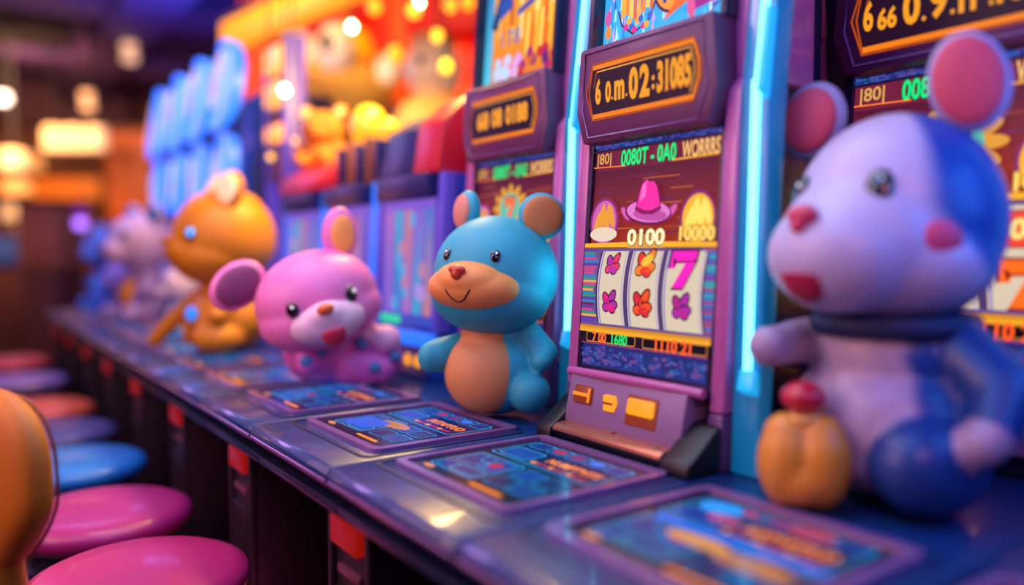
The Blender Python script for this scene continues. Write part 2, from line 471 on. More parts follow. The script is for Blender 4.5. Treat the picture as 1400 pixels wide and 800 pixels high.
def hat(a, cu, cv, s, c1, c2, c3):
    for q in (-1, 1):
        a.ell(cu + q * s * 1.12, cv - s * .18, s * .42, s * .20, hx('a02070'), 50 * q); a.ell(cu + q * s * 1.16, cv - s * .16, s * .34, s * .12, hx('e060b0'), 50 * q)
    a.ell(cu, cv - s * .16, s * 1.18, s * .50, hx('6a1048'), -6)
    a.ell(cu, cv - s * .12, s * 1.10, s * .44, c2, -6); a.ell(cu + s * .1, cv - s * .26, s * .86, s * .24, hx('c850a8', 1.0), -6)
    crown = [(-.60, -.04), (-.50, .55), (-.36, 1.02), (-.14, 1.20), (.02, 1.06), (.20, 1.10), (.38, .86), (.52, .40), (.60, -.06), (.3, -.2), (-.3, -.2)]
    a.poly([(cu + x * s * 1.08, cv + y * s * 1.05) for x, y in crown], hx('6a1048')); a.poly([(cu + x * s, cv + y * s) for x, y in crown], c1)
    a.poly([(cu + x * s, cv + y * s) for x, y in ((-.46, .3), (-.34, .96), (-.14, 1.12), (-.16, .5))], c3)
    a.line([(cu - s * .58, cv + s * .02), (cu - s * .2, cv - s * .14), (cu + s * .2, cv - s * .16), (cu + s * .57, cv)], s * .16, hx('8a1560'))
def main_screen(t, v):
    sx0, sz0, sx1, sz1 = -.004, .122, .026, .512
    W, H = .296, math.hypot(sx1 - sx0, sz1 - sz0)
    org = (sx0, W / 2, sz0); V = (sx1 - sx0, 0, sz1 - sz0)
    KN = ((-.1, -.1), (0, 0), (.062, .100), (.128, .182), (.505, .552), (.86, .868), (1.0, 1.0), (1.1, 1.1))
    def vm(q):
        k = q / H
        for (a0, b0), (a1, b1) in zip(KN, KN[1:]):
            if k <= a1: return H * (b0 + (b1 - b0) * (k - a0) / (a1 - a0))
        return q
    a = Art(org, (0, -1, 0), V); a.vmap = vm
    orng = hx('ff7a20', 1.2); gold = hx('ffb020', 1.1)
    # field, header
    a.rect(0, 0, W, H, hx('541224', 1.0), hx('7a2040', 1.0))
    a.rect(0, H * .50, W, H * .86, hx('a83018', .9), hx('5e1636', .9))
    for i in range(26):
        u = rnd.uniform(0, W * .8); q = H * rnd.uniform(.52, .84); l = rnd.uniform(.03, .1)
        a.rect(u, q, min(W, u + l), q + .002, hx(rnd.choice(['c04a28', '8a2a50', 'd86a30', '6a2a70']), .8))
    # mosaic strips: top and bottom
    for q0, q1 in ((.955, 1.0), (0.0, .062)):
        a.rect(0, H * q0, W, H * q1, hx('28307a', .9))
        for i in range(170):
            u = rnd.uniform(0, W - .014); q = H * rnd.uniform(q0 + .003, q1 - .015)
            a.rect(u, q, u + rnd.uniform(.004, .014), q + rnd.uniform(.002, .005), hx(rnd.choice(['3a4aa8', '5a4aa0', '3468b8', '704c98', '203a88', '2c3c98']), .9))
    a.rect(0, H * .062, W, H * .068, hx('b03a80')); a.rect(0, H * .945, W, H * .953, hx('14102a'))
    # header lettering
    a.text('|80|', .035, H * .905, .035, .026, hx('d8a050', 1.1), .02)
    a.text('0080T - 0A0', W * .47, H * .905, .125, .030, hx('18e07a', 1.2), .03, hx('06402a'), .03)
    a.text('WORRRS', W * .85, H * .905, .075, .028, hx('ffc878', 1.1), .02, hx('7a2a20'), .03)
    a.line([(.01, H * .875), (W * .3, H * .868)], .002, orng); a.line([(W * .66, H * .868), (W - .01, H * .872)], .0025, gold)
    if v == 0:
        hat(a, W * .5, H * .655, .045, hx('ff2aa0', 1.1), hx('e078c8', 1.1), hx('ff68c0', 1.2))
    else:
        for ang in range(0, 360, 30): a.ell(W * .5 + .04 * math.cos(Rad(ang)), H * .68 + .035 * math.sin(Rad(ang)), .024, .01, hx('e8a030'), ang)
        a.ell(W * .5, H * .68, .036, .036, hx('60c8b0')); seven(a, W * .5, H * .68, .034, .05, hx('ff6a30', 1.2), hx('5a1030'))
    # side characters as plain blossoms and coins
    for cu, c1, c2 in ((W * .15, hx('d860b8'), hx('f0a030')), (W * .86, hx('ffb020', 1.1), hx('ffd860', 1.2))):
        a.ell(cu, H * .60, .036, .048, hx('8a2a70')); a.ell(cu, H * .60, .031, .042, c1)
        for i in range(4): a.ell(cu - .016 + i * .011, H * .60 + (i % 2) * .012, .007, .024, c2, 12 * i - 18)
        a.ell(cu, H * .54, .034, .014, hx('f0d8c0') if cu < W / 2 else gold)
    a.text('10000', W * .86, H * .535, .07, .026, hx('ffd868', 1.2), .03, hx('7a3a10'), .04)
    # reel house
    a.rect(0, H * .125, W, H * .475, hx('6a5090'))
    for i in range(26):
        q = H * (.14 + .0128 * i); a.rect(.0, q, .034 + .006 * math.sin(i), q + .0042, hx(rnd.choice(['ff6a20', 'd84a90', '6a3ab0', '2a8ad0', 'ffb040', '802040', '30a080']), .9))
        a.rect(W - .02, q, W, q + .0042, hx(rnd.choice(['3a7ad0', '7a4ab0', '30b0c0', 'b05080']), .9))
    a.poly([(0, H * .474), (W, H * .474), (W, H * .496), (W * .66, H * .50), (W * .5, H * .505), (W * .34, H * .50), (0, H * .496)], gold)
    a.rect(0, H * .474, W, H * .478, hx('8a4a10'))
    a.poly([(W * .36, H * .475), (W * .64, H * .475), (W * .6, H * .535), (W * .4, H * .535)], hx('f0a838'))
    a.text('0100', W * .5, H * .523, .085, .030, hx('ffe8b0', 1.2), .04, hx('6a2a10'), .05)
    a.rect(0, H * .104, W, H * .128, hx('ffb428', 1.1), hx('c87818'))
    # credits
    a.rect(0, H * .066, W, H * .104, hx('1c0a1c'))
    a.rr(.02, H * .070, W * .47, H * .103, .003, hx('12060e'), hx('d88a30'), .0014); a.rr(W * .53, H * .070, W - .006, H * .103, .003, hx('12060e'), hx('d88a30'), .0014)
    a.text('7 00', .052, H * .0865, .035, .0075 * 2, hx('ff6a20', 1.3), .03); a.text('1680', .102, H * .0865, .038, .015, hx('20e070', 1.1), .03)
    a.text(('1110 21', '108 21')[v % 2], W * .75, H * .0865, .075, .017, hx('ff5a20', 1.3), .03)
    s = a.build('screen', m_art, t)
    # three reels, gently drummed
    rl = [(.155, .385), (.405, .65), (.67, .95)]
    for i, (u0, u1) in enumerate(rl):
        u0 *= W; u1 *= W; cvm = H * .30; hh = H * .172
        cur = lambda u, q: .010 * (1 - ((q - cvm) / hh) ** 2) + .002
        r = Art(org, (0, -1, 0), V, .005, 2e-5, cur); r.vmap = vm
        cream = hx('f0dcc0', .85); tan = hx('c89a78', .7)
        n = 12
        for j in range(n):
            q0 = cvm - hh + 2 * hh * j / n; q1 = cvm - hh + 2 * hh * (j + 1) / n
            r.poly([(u0, q0), (u1, q0), (u1, q1), (u0, q1)], cream); r.w -= r.step
        r.w += r.step
        for uu, w, c in ((u0, .004, hx('3a2460')), (u0 + .006, .003, hx('8a7ad0')), (u1, .004, hx('3a2460')), (u1 - .006, .003, hx('c8a8d8'))):
            for j in range(n):
                q0 = cvm - hh + 2 * hh * j / n; q1 = cvm - hh + 2 * hh * (j + 1) / n
                r.poly([(uu - w / 2, q0), (uu + w / 2, q0), (uu + w / 2, q1), (uu - w / 2, q1)], c); r.w -= r.step
            r.w += r.step
        r.w += .003
        um = (u0 + u1) / 2; hi = cvm + hh * .5; lo = cvm - hh * .47
        pk, pk2, dkp = hx('e0207a', 1.1), hx('b030a8', 1.0), hx('3a0a38')
        if v == 0:
            if i == 0: flower(r, um, hi, .032, hx('e83060', 1.1), pk2, dkp); flower(r, um, lo, .034, pk2, pk, dkp)
            if i == 1:
                flower(r, um, hi, .040, hx('ff7a18', 1.2), hx('e83018', 1.1), hx('5a1408')); flower(r, um, lo, .039, hx('f0501c', 1.1), hx('d82a38', 1.1), hx('5a1408'))
                r.ell(um + .006, hi + .014, .014, .008, hx('ffc030', 1.1), 30)
            if i == 2: seven(r, um - .002, hi, .050, .058, hx('ff18b8', 1.15), hx('3a0a48')); flower(r, um, lo, .036, pk2, hx('c02890'), dkp)
        else:
            seven(r, um, lo if i != 1 else hi, .048, .056, hx('ff6a18', 1.2), hx('8a1010'))
            q = hi if i != 1 else lo
            r.rr(um - .026, q - .022, um + .026, q + .022, .006, hx(('e83070', 'ffb020', 'ff4a30')[i]), hx('7a1030'), .002); r.text('0' + str(i + 1), um, q, .034, .026, hx('ffe880', 1.1), .04)
        for uu in (.0,):
            pass
        r.build('reel', m_art, s)
    return s

def marquee(t, v):
    cz = .590 - (.015 if v == 2 else 0)
    # housing: elongated octagon seen from the front, protruding ahead of the screen
    y1, zb, zt = .158, .505, .668
    P = [(-.140, zb), (.140, zb), (y1, zb + .055), (.148, zt), (-.148, zt), (-y1, zb + .055)]
    b = new(); prism(b, P, 'x', -.012, .16, .006)
    h = obj('marquee_housing', b, m_marq, t, 35)
    S = .88; Q = [(y * S, .588 + (z - .588) * S) for y, z in P]
    b = new(); tube(b, [(-.0125, y, z) for y, z in Q], .0018, 6, 0, True); obj('bevel_line', b, m_marq_edge, h, 60)
    a = Art((-.0128, 0, cz), (0, -1, 0), (0, 0, 1))
    hexa = lambda k, j: [(-.128 * k, 0), (-.112 * k, .047 * j), (.112 * k, .047 * j), (.128 * k, .012 * j), (.128 * k, -.012 * j), (.112 * k, -.047 * j), (-.112 * k, -.047 * j)]
    a.poly(hexa(1, 1), hx('2c0e22', .8))
    o1, o2 = hx('ff8408', 1.0), hx('c85008', .9)
    a.line(hexa(1, 1), .0026, o2, True)
    a.line([(-.108, .041), (.110, .041)], .0075, o1); a.line([(-.108, -.041), (.110, -.041)], .0075, o1)
    a.line([(.112, .041), (.123, .012), (.123, -.012), (.112, -.041)], .004, o1); a.line([(-.112, .041), (-.121, 0), (-.112, -.041)], .0025, o2)
    a.line([(-.102, .033), (.107, .033), (.115, .008), (.115, -.008), (.107, -.033)], .0018, hx('ffb040', 1.1)); a.line([(-.102, .033), (-.109, .008)], .0018, o2)
    gl = hx('ffa018', 1.05)
    if v == 0:
        for s, u, w, hh, q in (('6', -.098, .014, .044, 0), ('0', -.073, .014, .036, -.004), ('.', -.063, .004, .005, -.016), ('m', -.046, .024, .032, -.005), ('.', -.029, .004, .005, -.016),
                               ('0', -.013, .021, .052, 0), ('2', .012, .022, .052, 0), (':', .031, .006, .022, -.006), ('31085', .074, .070, .050, 0)):
            a.text(s, u, q, w, hh, gl, .045)
        a.line([(.044, -.022), (.105, -.022)], .0015, o2)
    elif v == 1:
        for u0, u1 in ((-.095, -.045), (-.038, .005), (.014, .1)):
            pass
        a.text('68', -.07, 0, .046, .04, gl, .05); a.text('08', -.016, 0, .04, .04, gl, .05); a.text('0188', .056, 0, .078, .04, gl, .05)
    else:
        for s, u, w, hh, q in (('6', -.104, .014, .04, .002), ('66', -.078, .026, .028, -.006), ('0', -.046, .022, .044, 0), ('.', -.03, .005, .006, -.018), ('9', -.012, .022, .044, 0), ('.', .005, .005, .006, -.018),
                               ('1P', .028, .032, .044, 0), ('.', .049, .005, .006, -.018), ('180', .08, .05, .044, 0)):
            a.text(s, u, q, w, hh, gl, .035)
    a.build('marquee_display', m_art, h, 'amber numerals')

def top_display(t, v):
    b = new(); P = lambda u, q, w: Vector((.040 - w + (q - .66) * .07, u, q))
    frame_ring(b, [(-.152, .955), (.152, .955), (.152, .664), (-.152, .664)], [(-.142, .945), (.142, .945), (.142, .668), (-.142, .668)], P, .03)
    fr = obj('top_frame', b, m_bezel, t)
    W, H = .284, .28
    a = Art((.036, W / 2, .668), (0, -1, 0), (.07, 0, 1))
    base = a.o.copy()
    if v in (0, 2):
        a.rect(0, 0, W, H, hx('38b0f0', 1.2), hx('3a8af0', 1.1))
        for i in range(230):
            u = rnd.uniform(0, W - .02); q = rnd.uniform(0, H * .85); l = rnd.uniform(.01, .05)
            a.poly([(u, q), (u + rnd.uniform(.003, .009), q + .003), (u + rnd.uniform(.001, .006), min(H, q + l))], hx(rnd.choice(['e8fcff', '9ae8ff', '2a8ae8', '60d0ff', 'c8f0ff', '1a5ac0', 'd8a0f0']), 1.2))
        a.o = base - a.V * .038; a.w += .0005
        a.ell(.018, .07, .007, .012, hx('ff8a30', 1.2)); a.ell(.016, .095, .008, .014, hx('e060b0'))
        # fan of golden ribbons, blue blossom, stacked violet gem
        for i in range(8):
            x = .05 + i * .0095
            a.poly([(x, .085 + .008 * math.sin(i * 1.3)), (x + .009, .083 + .008 * math.cos(i)), (x + .006 - i * .001, .24), (x - .01 + i * .003, .24)], hx(('ffb020', 'ff8a18', 'ffd050', 'e86a18')[i % 4], 1.1))
        a.line([(.042, .10), (.052, .075), (.08, .055), (.118, .072), (.13, .1)], .0035, hx('4a1050'))
        for i in range(9): a.ell(.062 + .007 * i, .07 + .009 * math.sin(i * 1.7), .006, .006, hx(('e83090', 'ffb030', '3a60d0')[i % 3], 1.1))
        a.ell(.168, .12, .045, .05, hx('5a1a50')); a.ell(.168, .12, .04, .045, hx('ff9a28', 1.1)); a.poly([(.15, .06), (.21, .085), (.2, .12)], hx('f06a18', 1.1))
        for k in range(7):
            ang = 360 / 7 * k; a.ell(.158 + .02 * math.cos(Rad(ang)), .125 + .02 * math.sin(Rad(ang)), .018, .007, hx(('2a6ad8', '1a3aa0')[k % 2], 1.1), ang)
        a.ell(.158, .125, .009, .009, hx('ffd860', 1.2))
        for j in range(5):
            w = .034 - .003 * j
            a.poly([(.235 - w, .06 + .022 * j), (.235 + w, .07 + .022 * j), (.235 + w - .004, .088 + .022 * j), (.235 - w + .004, .078 + .022 * j)], hx(('a02890', 'd858c0', '6a2aa0', 'f0b0d8', 'c04ab0')[j], 1.1))
        a.line([(.198, .05), (.24, .045), (.275, .075), (.278, .12)], .003, hx('6a1a80')); a.ell(.208, .07, .008, .02, hx('e85a9a', 1.1), 10); a.ell(.25, .16, .03, .03, hx('e8c040', 1.1))
        a.o = base; a.rect(0, 0, W, .004, hx('1a70d0'))
    else:
        a.rect(0, 0, W, H, hx('e87a18', 1.1), hx('ffb028', 1.2))
        for i in range(46):
            u = .03 + rnd.uniform(0, W - .05); q = rnd.uniform(.06, H - .03)
            a.rect(u, q, u + rnd.uniform(.004, .012), q + rnd.uniform(.02, .06), hx(rnd.choice(['ffd048', 'ff9a18', 'f0601a', 'ffe890', 'c8401a']), 1.15))
        a.rect(0, 0, .03, H, hx('58d0f0', 1.1), hx('2a70c0'))
        a.poly([(.02, .14), (.06, .235), (.11, .29), (.13, .28), (.08, .22), (.045, .13)], hx('2a3a70'))
        a.poly([(.05, .15), (.10, .17), (.10, .21), (.05, .19)], hx('2a58b8')); a.poly([(.12, .145), (.22, .175), (.22, .19), (.12, .16)], hx('2a50b0'))
        a.poly([(.15, .22), (.2, .235), (.2, .27), (.15, .25)], hx('2860c0')); a.ell(.12, .225, .018, .016, hx('ffb020', 1.2))
        for i in range(7): a.line([(.16 + .016 * i, .06), (.165 + .016 * i, .14)], .009, hx(('ffd860', 'f05a18', 'ffb830')[i % 3], 1.2))
        a.text('178', .1, .105, .07, .034, hx('3a6ac8'), .0)
        for i in range(22): a.ell(rnd.uniform(.04, .14), rnd.uniform(.01, .06), .010, .011, hx(rnd.choice(['f0e8ff', 'd8c8ff', 'b0d8ff', 'e0a0e8']), 1.2))
        for i in range(16): a.ell(rnd.uniform(.14, .27), rnd.uniform(.01, .06), .012, .012, hx(rnd.choice(['b02878', 'd83030', '702878', '3070c0', 'e86a28'])))
    a.build('top_screen', m_art, fr)

def slot_machine(loc, v, label, scale=1.0, flush=False):
    t = thing('slot_machine', label, 'slot machine', loc, 0, None, scale)
    wd = .055 if v == 2 else 0.0   # the near machine has a wider far cheek
    # cabinet shell (origin: counter top, x=0 screen plane)
    b = new(); prism(b, [(.012, .0), (.25, 0), (.25, .97), (.085, .97), (.034, .66), (.05, .515), (.026, .12)], 'y', -.150, .150 + wd, .004)
    obj('cabinet', b, m_cab, t, 35)
    for s in (-1, 1):
        e = wd if s > 0 else 0.0
        b = new()
        prism(b, [(-.014, .085), (.08, .085), (.09, .60), (.055, .60), (.016, .555)], 'y', s * .150 + e, s * .178 + e, .005)
        c = obj('side_column', b, m_mauve, t, 35)
        b = new(); prism(b, [(.032, .575), (.2, .575), (.2, .93), (.058, .93)], 'y', s * .146 + e, s * .170 + e, .004); obj('upper_rail', b, m_mauve, c, 35)
        b = new(); prism(b, [(-.02, .0), (.08, 0), (.08, .084), (-.016, .084)], 'y', s * .150 + e, s * .178 + e, .004); obj('column_foot', b, m_mauve_d, c, 35)
        b = new(); bx(b, .03, .22, s * .162 - .022 + e, s * .162 + .022 + e, .932, .968, .008); obj('column_cap', b, m_mauve_d, c, 35)
    # neon pillar on the near side
    b = new(); prism(b, [(.0, 0), (.025, 0), (.055, .56), (.1, .97), (.062, .97), (.014, .56)], 'y', -.228, -.1795, .004)
    p = obj('neon_pillar', b, m_pil, t, 35)
    b = new()
    prism(b, [(-.0065, .14), (.004, .135), (.016, .5605), (.004, .5605)], 'y', -.2135, -.2045, .002)
    prism(b, [(.004, .5605), (.016, .5605), (.066, .965), (.054, .965)], 'y', -.216, -.2085, .002)
    obj('neon_strip', b, m_strip, p, 35, 'bright cyan neon strip')
    b = new(); prism(b, [(-.002, .545), (.016, .53), (.034, .66), (.014, .66)], 'y', -.2275, -.2165, .003); obj('strip_clamp', b, m_stripcap, p, 35)
    b = new(); prism(b, [(-.014, .125), (.006, .115), (.006, .15), (-.006, .155)], 'y', -.226, -.199, .003)
    obj('strip_clamp', b, m_stripcap, p, 35)
    # bezel around the main screen
    b = new(); P = lambda u, q, w: Vector((-.0035 - w + (q - .122) * .077, u, q))
    frame_ring(b, [(-.152, .522), (.152, .522), (.152, .106), (-.152, .106)], [(-.143, .508), (.143, .508), (.143, .122), (-.143, .122)], P, .008)
    obj('bezel', b, m_bezel, t)
    main_screen(t, v); marquee(t, v); top_display(t, v)
    # console with three lit slots, sloped face
    fx = .046 if flush else 0.0
    b = new(); prism(b, [(-.052, .028), (.02, .028), (.02, .112), (-.034, .112)], 'y', -.128, .140, .004)
    c = obj('console', b, m_cons, t, 35); c.location.x = fx
    b = new(); tube(b, [(-.024, -.150, .112), (-.030, -.1, .114), (-.032, .05, .114), (-.028, .150, .112)], .008, 10); obj('console_lip', b, m_mauve, c, 60)
    def onface(z): return -.052 + (z - .028) * (.018 / .084)
    fb = lambda y, z, w, h, d: (onface(z) - d, y, z)
    b = new(); box(b, (onface(.078) - .001, .098, .078), (.006, .046, .030), .004, (0, Rad(12), 0)); f = obj('ticket_slot', b, m_orange_trim, c, 40)
    b = new(); box(b, (onface(.080) - .006, .100, .079), (.003, .040, .006), .001, (0, Rad(12), 0)); box(b, (onface(.078) - .006, .079, .079), (.003, .004, .024), .001, (0, Rad(12), 0)); obj('amber_bar', b, m_amber, f, 40)
    b = new(); prism(b, [(.043 - .0, .086), (.019, .086), (.014, .074), (.019, .060), (.043, .060)], 'x', onface(.074) - .006, onface(.074) + .006, .002); g = obj('coin_slot', b, m_amber_hot, c, 40)
    b = new(); box(b, (onface(.074) - .0068, .030, .0735), (.002, .022, .004), .0008); obj('coin_bar', b, m_orange_trim, g, 40)
    b = new(); box(b, (onface(.074) - .0005, -.042, .070), (.006, .068, .048), .004, (0, Rad(12), 0)); h = obj('bill_slot', b, m_orange_trim, c, 40)
    b = new(); box(b, (onface(.078) - .004, -.042, .077), (.008, .058, .026), .004, (0, Rad(12), 0)); obj('bill_mouth', b, m_amber_hot, h, 40, 'glowing amber mouth')
    if flush: return t
    # tray below
    b = new()
    pr = [(-.070, .0), (-.078, .010), (-.080, .020), (-.072, .025), (-.050, .027), (-.01, .029), (-.01, 0)]
    prism(b, pr, 'y', -.118, .134, .002); tr = obj('tray', b, m_black, t, 35)
    b = new(); prism(b, [(-.0815, .0165), (-.0805, .0225), (-.072, .0275), (-.05, .0295), (-.048, .0275), (-.072, .0245)], 'y', -.118, .134, .001)
    obj('tray_lip', b, m_tray, tr, 35)
    b = new(); bx(b, -.06, -.05, .0085, .0115, .0285, .0315); bx(b, -.072, -.05, -.1, -.02, .0275, .0295, .0008); obj('tray_inlay', b, m_tray, tr)
    for s, y0, y1 in ((1, .136, .176), (-1, -.176, -.120)):
        b = new(); prism(b, [(-.088, 0), (.012, 0), (.012, .07), (-.022, .068), (-.06, .036), (-.084, .020)], 'y', y0, y1, .006); obj('console_cheek', b, m_black, t, 35)
    return t
slot_machine((.921, .933, CT + .0008), 0, 'slot machine in sharp focus with hat and fruit blossom reels')
slot_machine((1.03, 1.478, CT + .0008), 1, 'slot machine with orange top screen right behind the teal toy', 1.05, True)
slot_machine((1.22, .600, CT + .0008), 2, 'slot machine at the right edge behind the blue white toy', 1.20, True)

# ================================================================== BLUE MACHINES FURTHER ALONG
m_bcab = mat('blue cabinet', '1c3aa8', .35, coat=.3, emit='1a3ac0', es=.12)
m_bglow = mat('blue light panel', '2a70e0', .3, emit='2470f0', es=.9)
m_bviolet = mat('violet edge light', '5a48b8', .4, emit='6a58e0', es=.14)
m_bnavy = mat('navy crest', '1c1a58', .4)
m_bred = mat('crimson crest side', 'b01028', .4, emit='b01028', es=.25)
m_gold = mat('golden dome', 'ffb020', .3, emit='ff9a18', es=.9, coat=.3)
m_brown = mat('rust brown bar', '8a4a38', .5)
def blue_screen(t, v):
    W, H = .30, .34
    a = Art((-.004, W / 2, .13), (0, -1, 0), (.04, 0, 1))
    a.rect(0, 0, W, H, hx('4a48d0', .9), hx('8a60e0', .9))
    pal = (['9a70f0', '4a8af0', 'c080e0', '3ac0f0', 'e090a0'], ['c070c0', '6a70f0', '48b0f0', 'f0b0c0', '8a50d0'])[v % 2]
    for i in range(5): a.rect(.02 + i * .056, .03, .066 + i * .056, H - .03, hx(pal[i], .75), hx(pal[(i + 2) % 5], .75))
    for i in range(11):
        u = rnd.uniform(.02, W - .05); q = rnd.uniform(.04, H - .05)
        a.ell(u + .015, q, .016, .022, hx(rnd.choice(['e0a8b8', '60b8ff', 'c0a0ff', 'e08ab8', '2a50d0', '90c0ff']), .8))
    a.rect(.0, .0, W, .022, hx('28e0a8') if v == 0 else hx('3a70f0')); a.rect(W * .4, .0, W, .022, hx('3a50c0'))
    a.build('screen', m_art, t)
def blue_machine(y, v, label):
    t = thing('slot_machine', label, 'slot machine', (1.0, y, CT + .0008), 0, None, .98)
    b = new(); prism(b, [(-.02, .0), (.4, 0), (.4, .53), (.02, .53), (.0, .12), (-.035, .10)], 'y', -.178, .178, .006); obj('cabinet', b, m_bcab, t, 35)
    b = new(); prism(b, [(-.05, .085), (.0, .085), (.0, .115), (-.04, .118)], 'y', -.178, .178, .006); obj('blue_ledge', b, m_bglow, t, 35)
    for s in (-1, 1):
        b = new(); prism(b, [(-.012, .12), (.03, .12), (.05, .53), (.012, .53)], 'y', s * .158, s * .186, .004); obj('edge_light', b, m_bglow if v else m_bviolet, t, 35)
    blue_screen(t, v)
    b = new(); bx(b, -.035, .01, -.15, .15, .005, .08, .006); c = obj('console', b, m_cons, t, 35)
    for yy in (-.075, -.128):
        b = new(); lathe(b, [(0, -.008), (.016, -.006), (.017, .0), (.013, .005), (0, .006)], 20, Matrix.Translation((-.036, yy, .045)) @ Matrix.Rotation(-PI / 2, 4, 'Y')); obj('amber_button', b, m_amber_hot, c, 60)
    b = new(); bx(b, -.02, .03, -.145, .145, .465, .53, .006); obj('header', b, m_bnavy, t, 35)
    if v == 0:
        b = new(); prism(b, [(.0, .53), (.30, .53), (.26, .70), (.12, .715), (.03, .66)], 'y', -.03, .17, .012); obj('crest', b, m_bnavy, t, 35)
        b = new(); prism(b, [(.0, .53), (.32, .53), (.3, .72), (.10, .735), (.02, .66)], 'y', -.17, -.034, .012); obj('crest_side', b, m_bred, t, 35)
    elif v == 1:
        for i in range(5):
            b = new(); bx(b, .03, .08, -.16 + i * .07, -.13 + i * .07, .53, .66 + .015 * (i % 2), .008); obj('crest_bar', b, (m_bnavy, m_brown)[i % 2], t, 35)
        b = new(); bx(b, .06, .3, -.16, .16, .53, .6, .01); obj('crest', b, m_bnavy, t, 35)
        for yy, r in ((-.05, .035), (.09, .062)):
            b = new(); ell(b, (.12, yy, .665 + r), (r, r, r * 1.25)); bx(b, .1, .14, yy - .015, yy + .015, .6, .68); obj('dome', b, m_gold, t, 180)
    else:
        b = new(); prism(b, [(-.006, .14), (.0, .14), (.036, .5), (.03, .5)], 'y', -.15, .15); obj('blue_panel', b, mat('deep blue panel', '1048b8', .3, emit='0c58d8', es=.6), t)
        b = new(); prism(b, [(-.02, .53), (.3, .53), (.26, .6), (.06, .63), (-.01, .58)], 'y', -.185, .185, .012); obj('red_crest', b, m_bred, t, 35)
    return t
blue_machine(1.90, 0, 'blue lit machine with navy and crimson crest between pink and teal toys')
blue_machine(2.28, 1, 'blue lit machine topped by golden domes, behind the pink toy ear')
blue_machine(2.66, 2, 'machine with plain deep blue panel and red crest beside the yellow toy')

# ---- machines with curved oval neon displays
m_ovalrim = mat('blue neon rim', '2a80ff', .3, emit=(.03, .20, 1.0, 1), es=1.1)
def oval_machine(y, v, label):
    t = thing('slot_machine', label, 'slot machine', (.97, y + .08, CT + .0008), 0)
    b = new(); prism(b, [(.0, 0), (.4, 0), (.4, .98), (.1, .98), (.04, .5)], 'y', -.15, .15, .01); obj('cabinet', b, m_bnavy, t, 35)
    def panel(nm, zc, hw, hh, tilt, stad):
        P = []
        n = 32
        for i in range(n):
            t_ = 2 * PI * i / n
            c, s = math.cos(t_), math.sin(t_)
            e = .62 if stad else .8
            P.append((hw * math.copysign(abs(c) ** e, c), hh * math.copysign(abs(s) ** e, s)))
        M = Matrix.Translation((-.02, 0, zc)) @ Matrix.Rotation(Rad(tilt), 4, 'Y')
        b = new(); f = lambda u, q, w: M @ Vector((-w - .05 + .9 * u * u * 1.5 + .06, u, q))
        frame_ring(b, P, [(u * .84, q * .9) for u, q in P], f, .035)
        r = obj(nm + '_rim', b, m_ovalrim, t, 60)
        b = new(); vs = [b.verts.new(f(u * .86, q * .92, .012)) for u, q in P]; cv = b.verts.new(f(0, 0, .012))
        for i in range(n): b.faces.new([vs[i], cv, vs[(i + 1) % n]])
        bm = obj('oval_back', b, mat('oval display back', '80b8ff', .3, emit=(.22, .36, 1.0, 1), es=.8), r)
        a = Art((M @ Vector((-.012, 0, 0))), (0, -1, 0), M.to_3x3() @ Vector((0, 0, 1)), .022)
        for i in range(5):
            a.ell(rnd.uniform(-.4, .4) * hw, rnd.uniform(-.5, .5) * hh, hw * .26, hh * rnd.uniform(.22, .42), hx(rnd.choice(['c8e0ff', 'e8b0e0', '70a8ff', 'd0d8ff', 'f0c8d8', '40a0f0']), 1.25))
        a.ell(-.1 * hw, .05 * hh, hw * .16, hh * .55, hx('f0b0d8', 1.1)); a.ell(.15 * hw, -.1 * hh, hw * .12, hh * .2, hx('ff9a60', 1.1))
        a.build('oval_artwork', m_art, r)
    panel('upper_oval', 1.0, .16, .185, 8, False)
    for s in (-1, 1): pass
    panel('lower_oval', .655, .12, .15, 4, True)
    b = new(); bx(b, -.05, .06, -.15, .15, .0, .1, .01); obj('console', b, m_cons, t, 35)
    b = new(); a = Art((-.012, .13, .14), (0, -1, 0), (.03, 0, 1)); a.rect(0, 0, .26, .24, hx('3048c0'), hx('7a58d0')); a.rr(.03, .04, .23, .2, .02, hx('a070d0'), hx('60b0ff'), .006); b.free()
    a.build('screen', m_art, t)
    return t
for i, (y, l) in enumerate(((3.32, 'tall neon oval display machine nearest to the orange beam'), (3.72, 'second neon oval display machine along the row'), (4.12, 'third neon oval display machine along the row'), (4.54, 'last neon oval display machine at the far end'))):
    oval_machine(y, i, l)

# ================================================================== TOYS ON THE COUNTER
m_toy = attr_mat('toy vinyl', .42, sss=.12, coat=.08)
m_eyeblk = mat('toy eye black', '0c0812', .12, coat=.8)
m_teal = mat('toy teal', '2ca4b4', .55, sss=.1)
m_tan = mat('toy tan muzzle', 'f0984a', .55, sss=.12)
m_tanb = mat('toy tan belly', 'dc9458', .55, sss=.1)
m_eartan = mat('toy ear tan', 'c47a3c', .6)
m_nose = mat('toy nose rust', 'c83c18', .35, coat=.3)
m_line = mat('toy mouth line', '4a2018', .5)

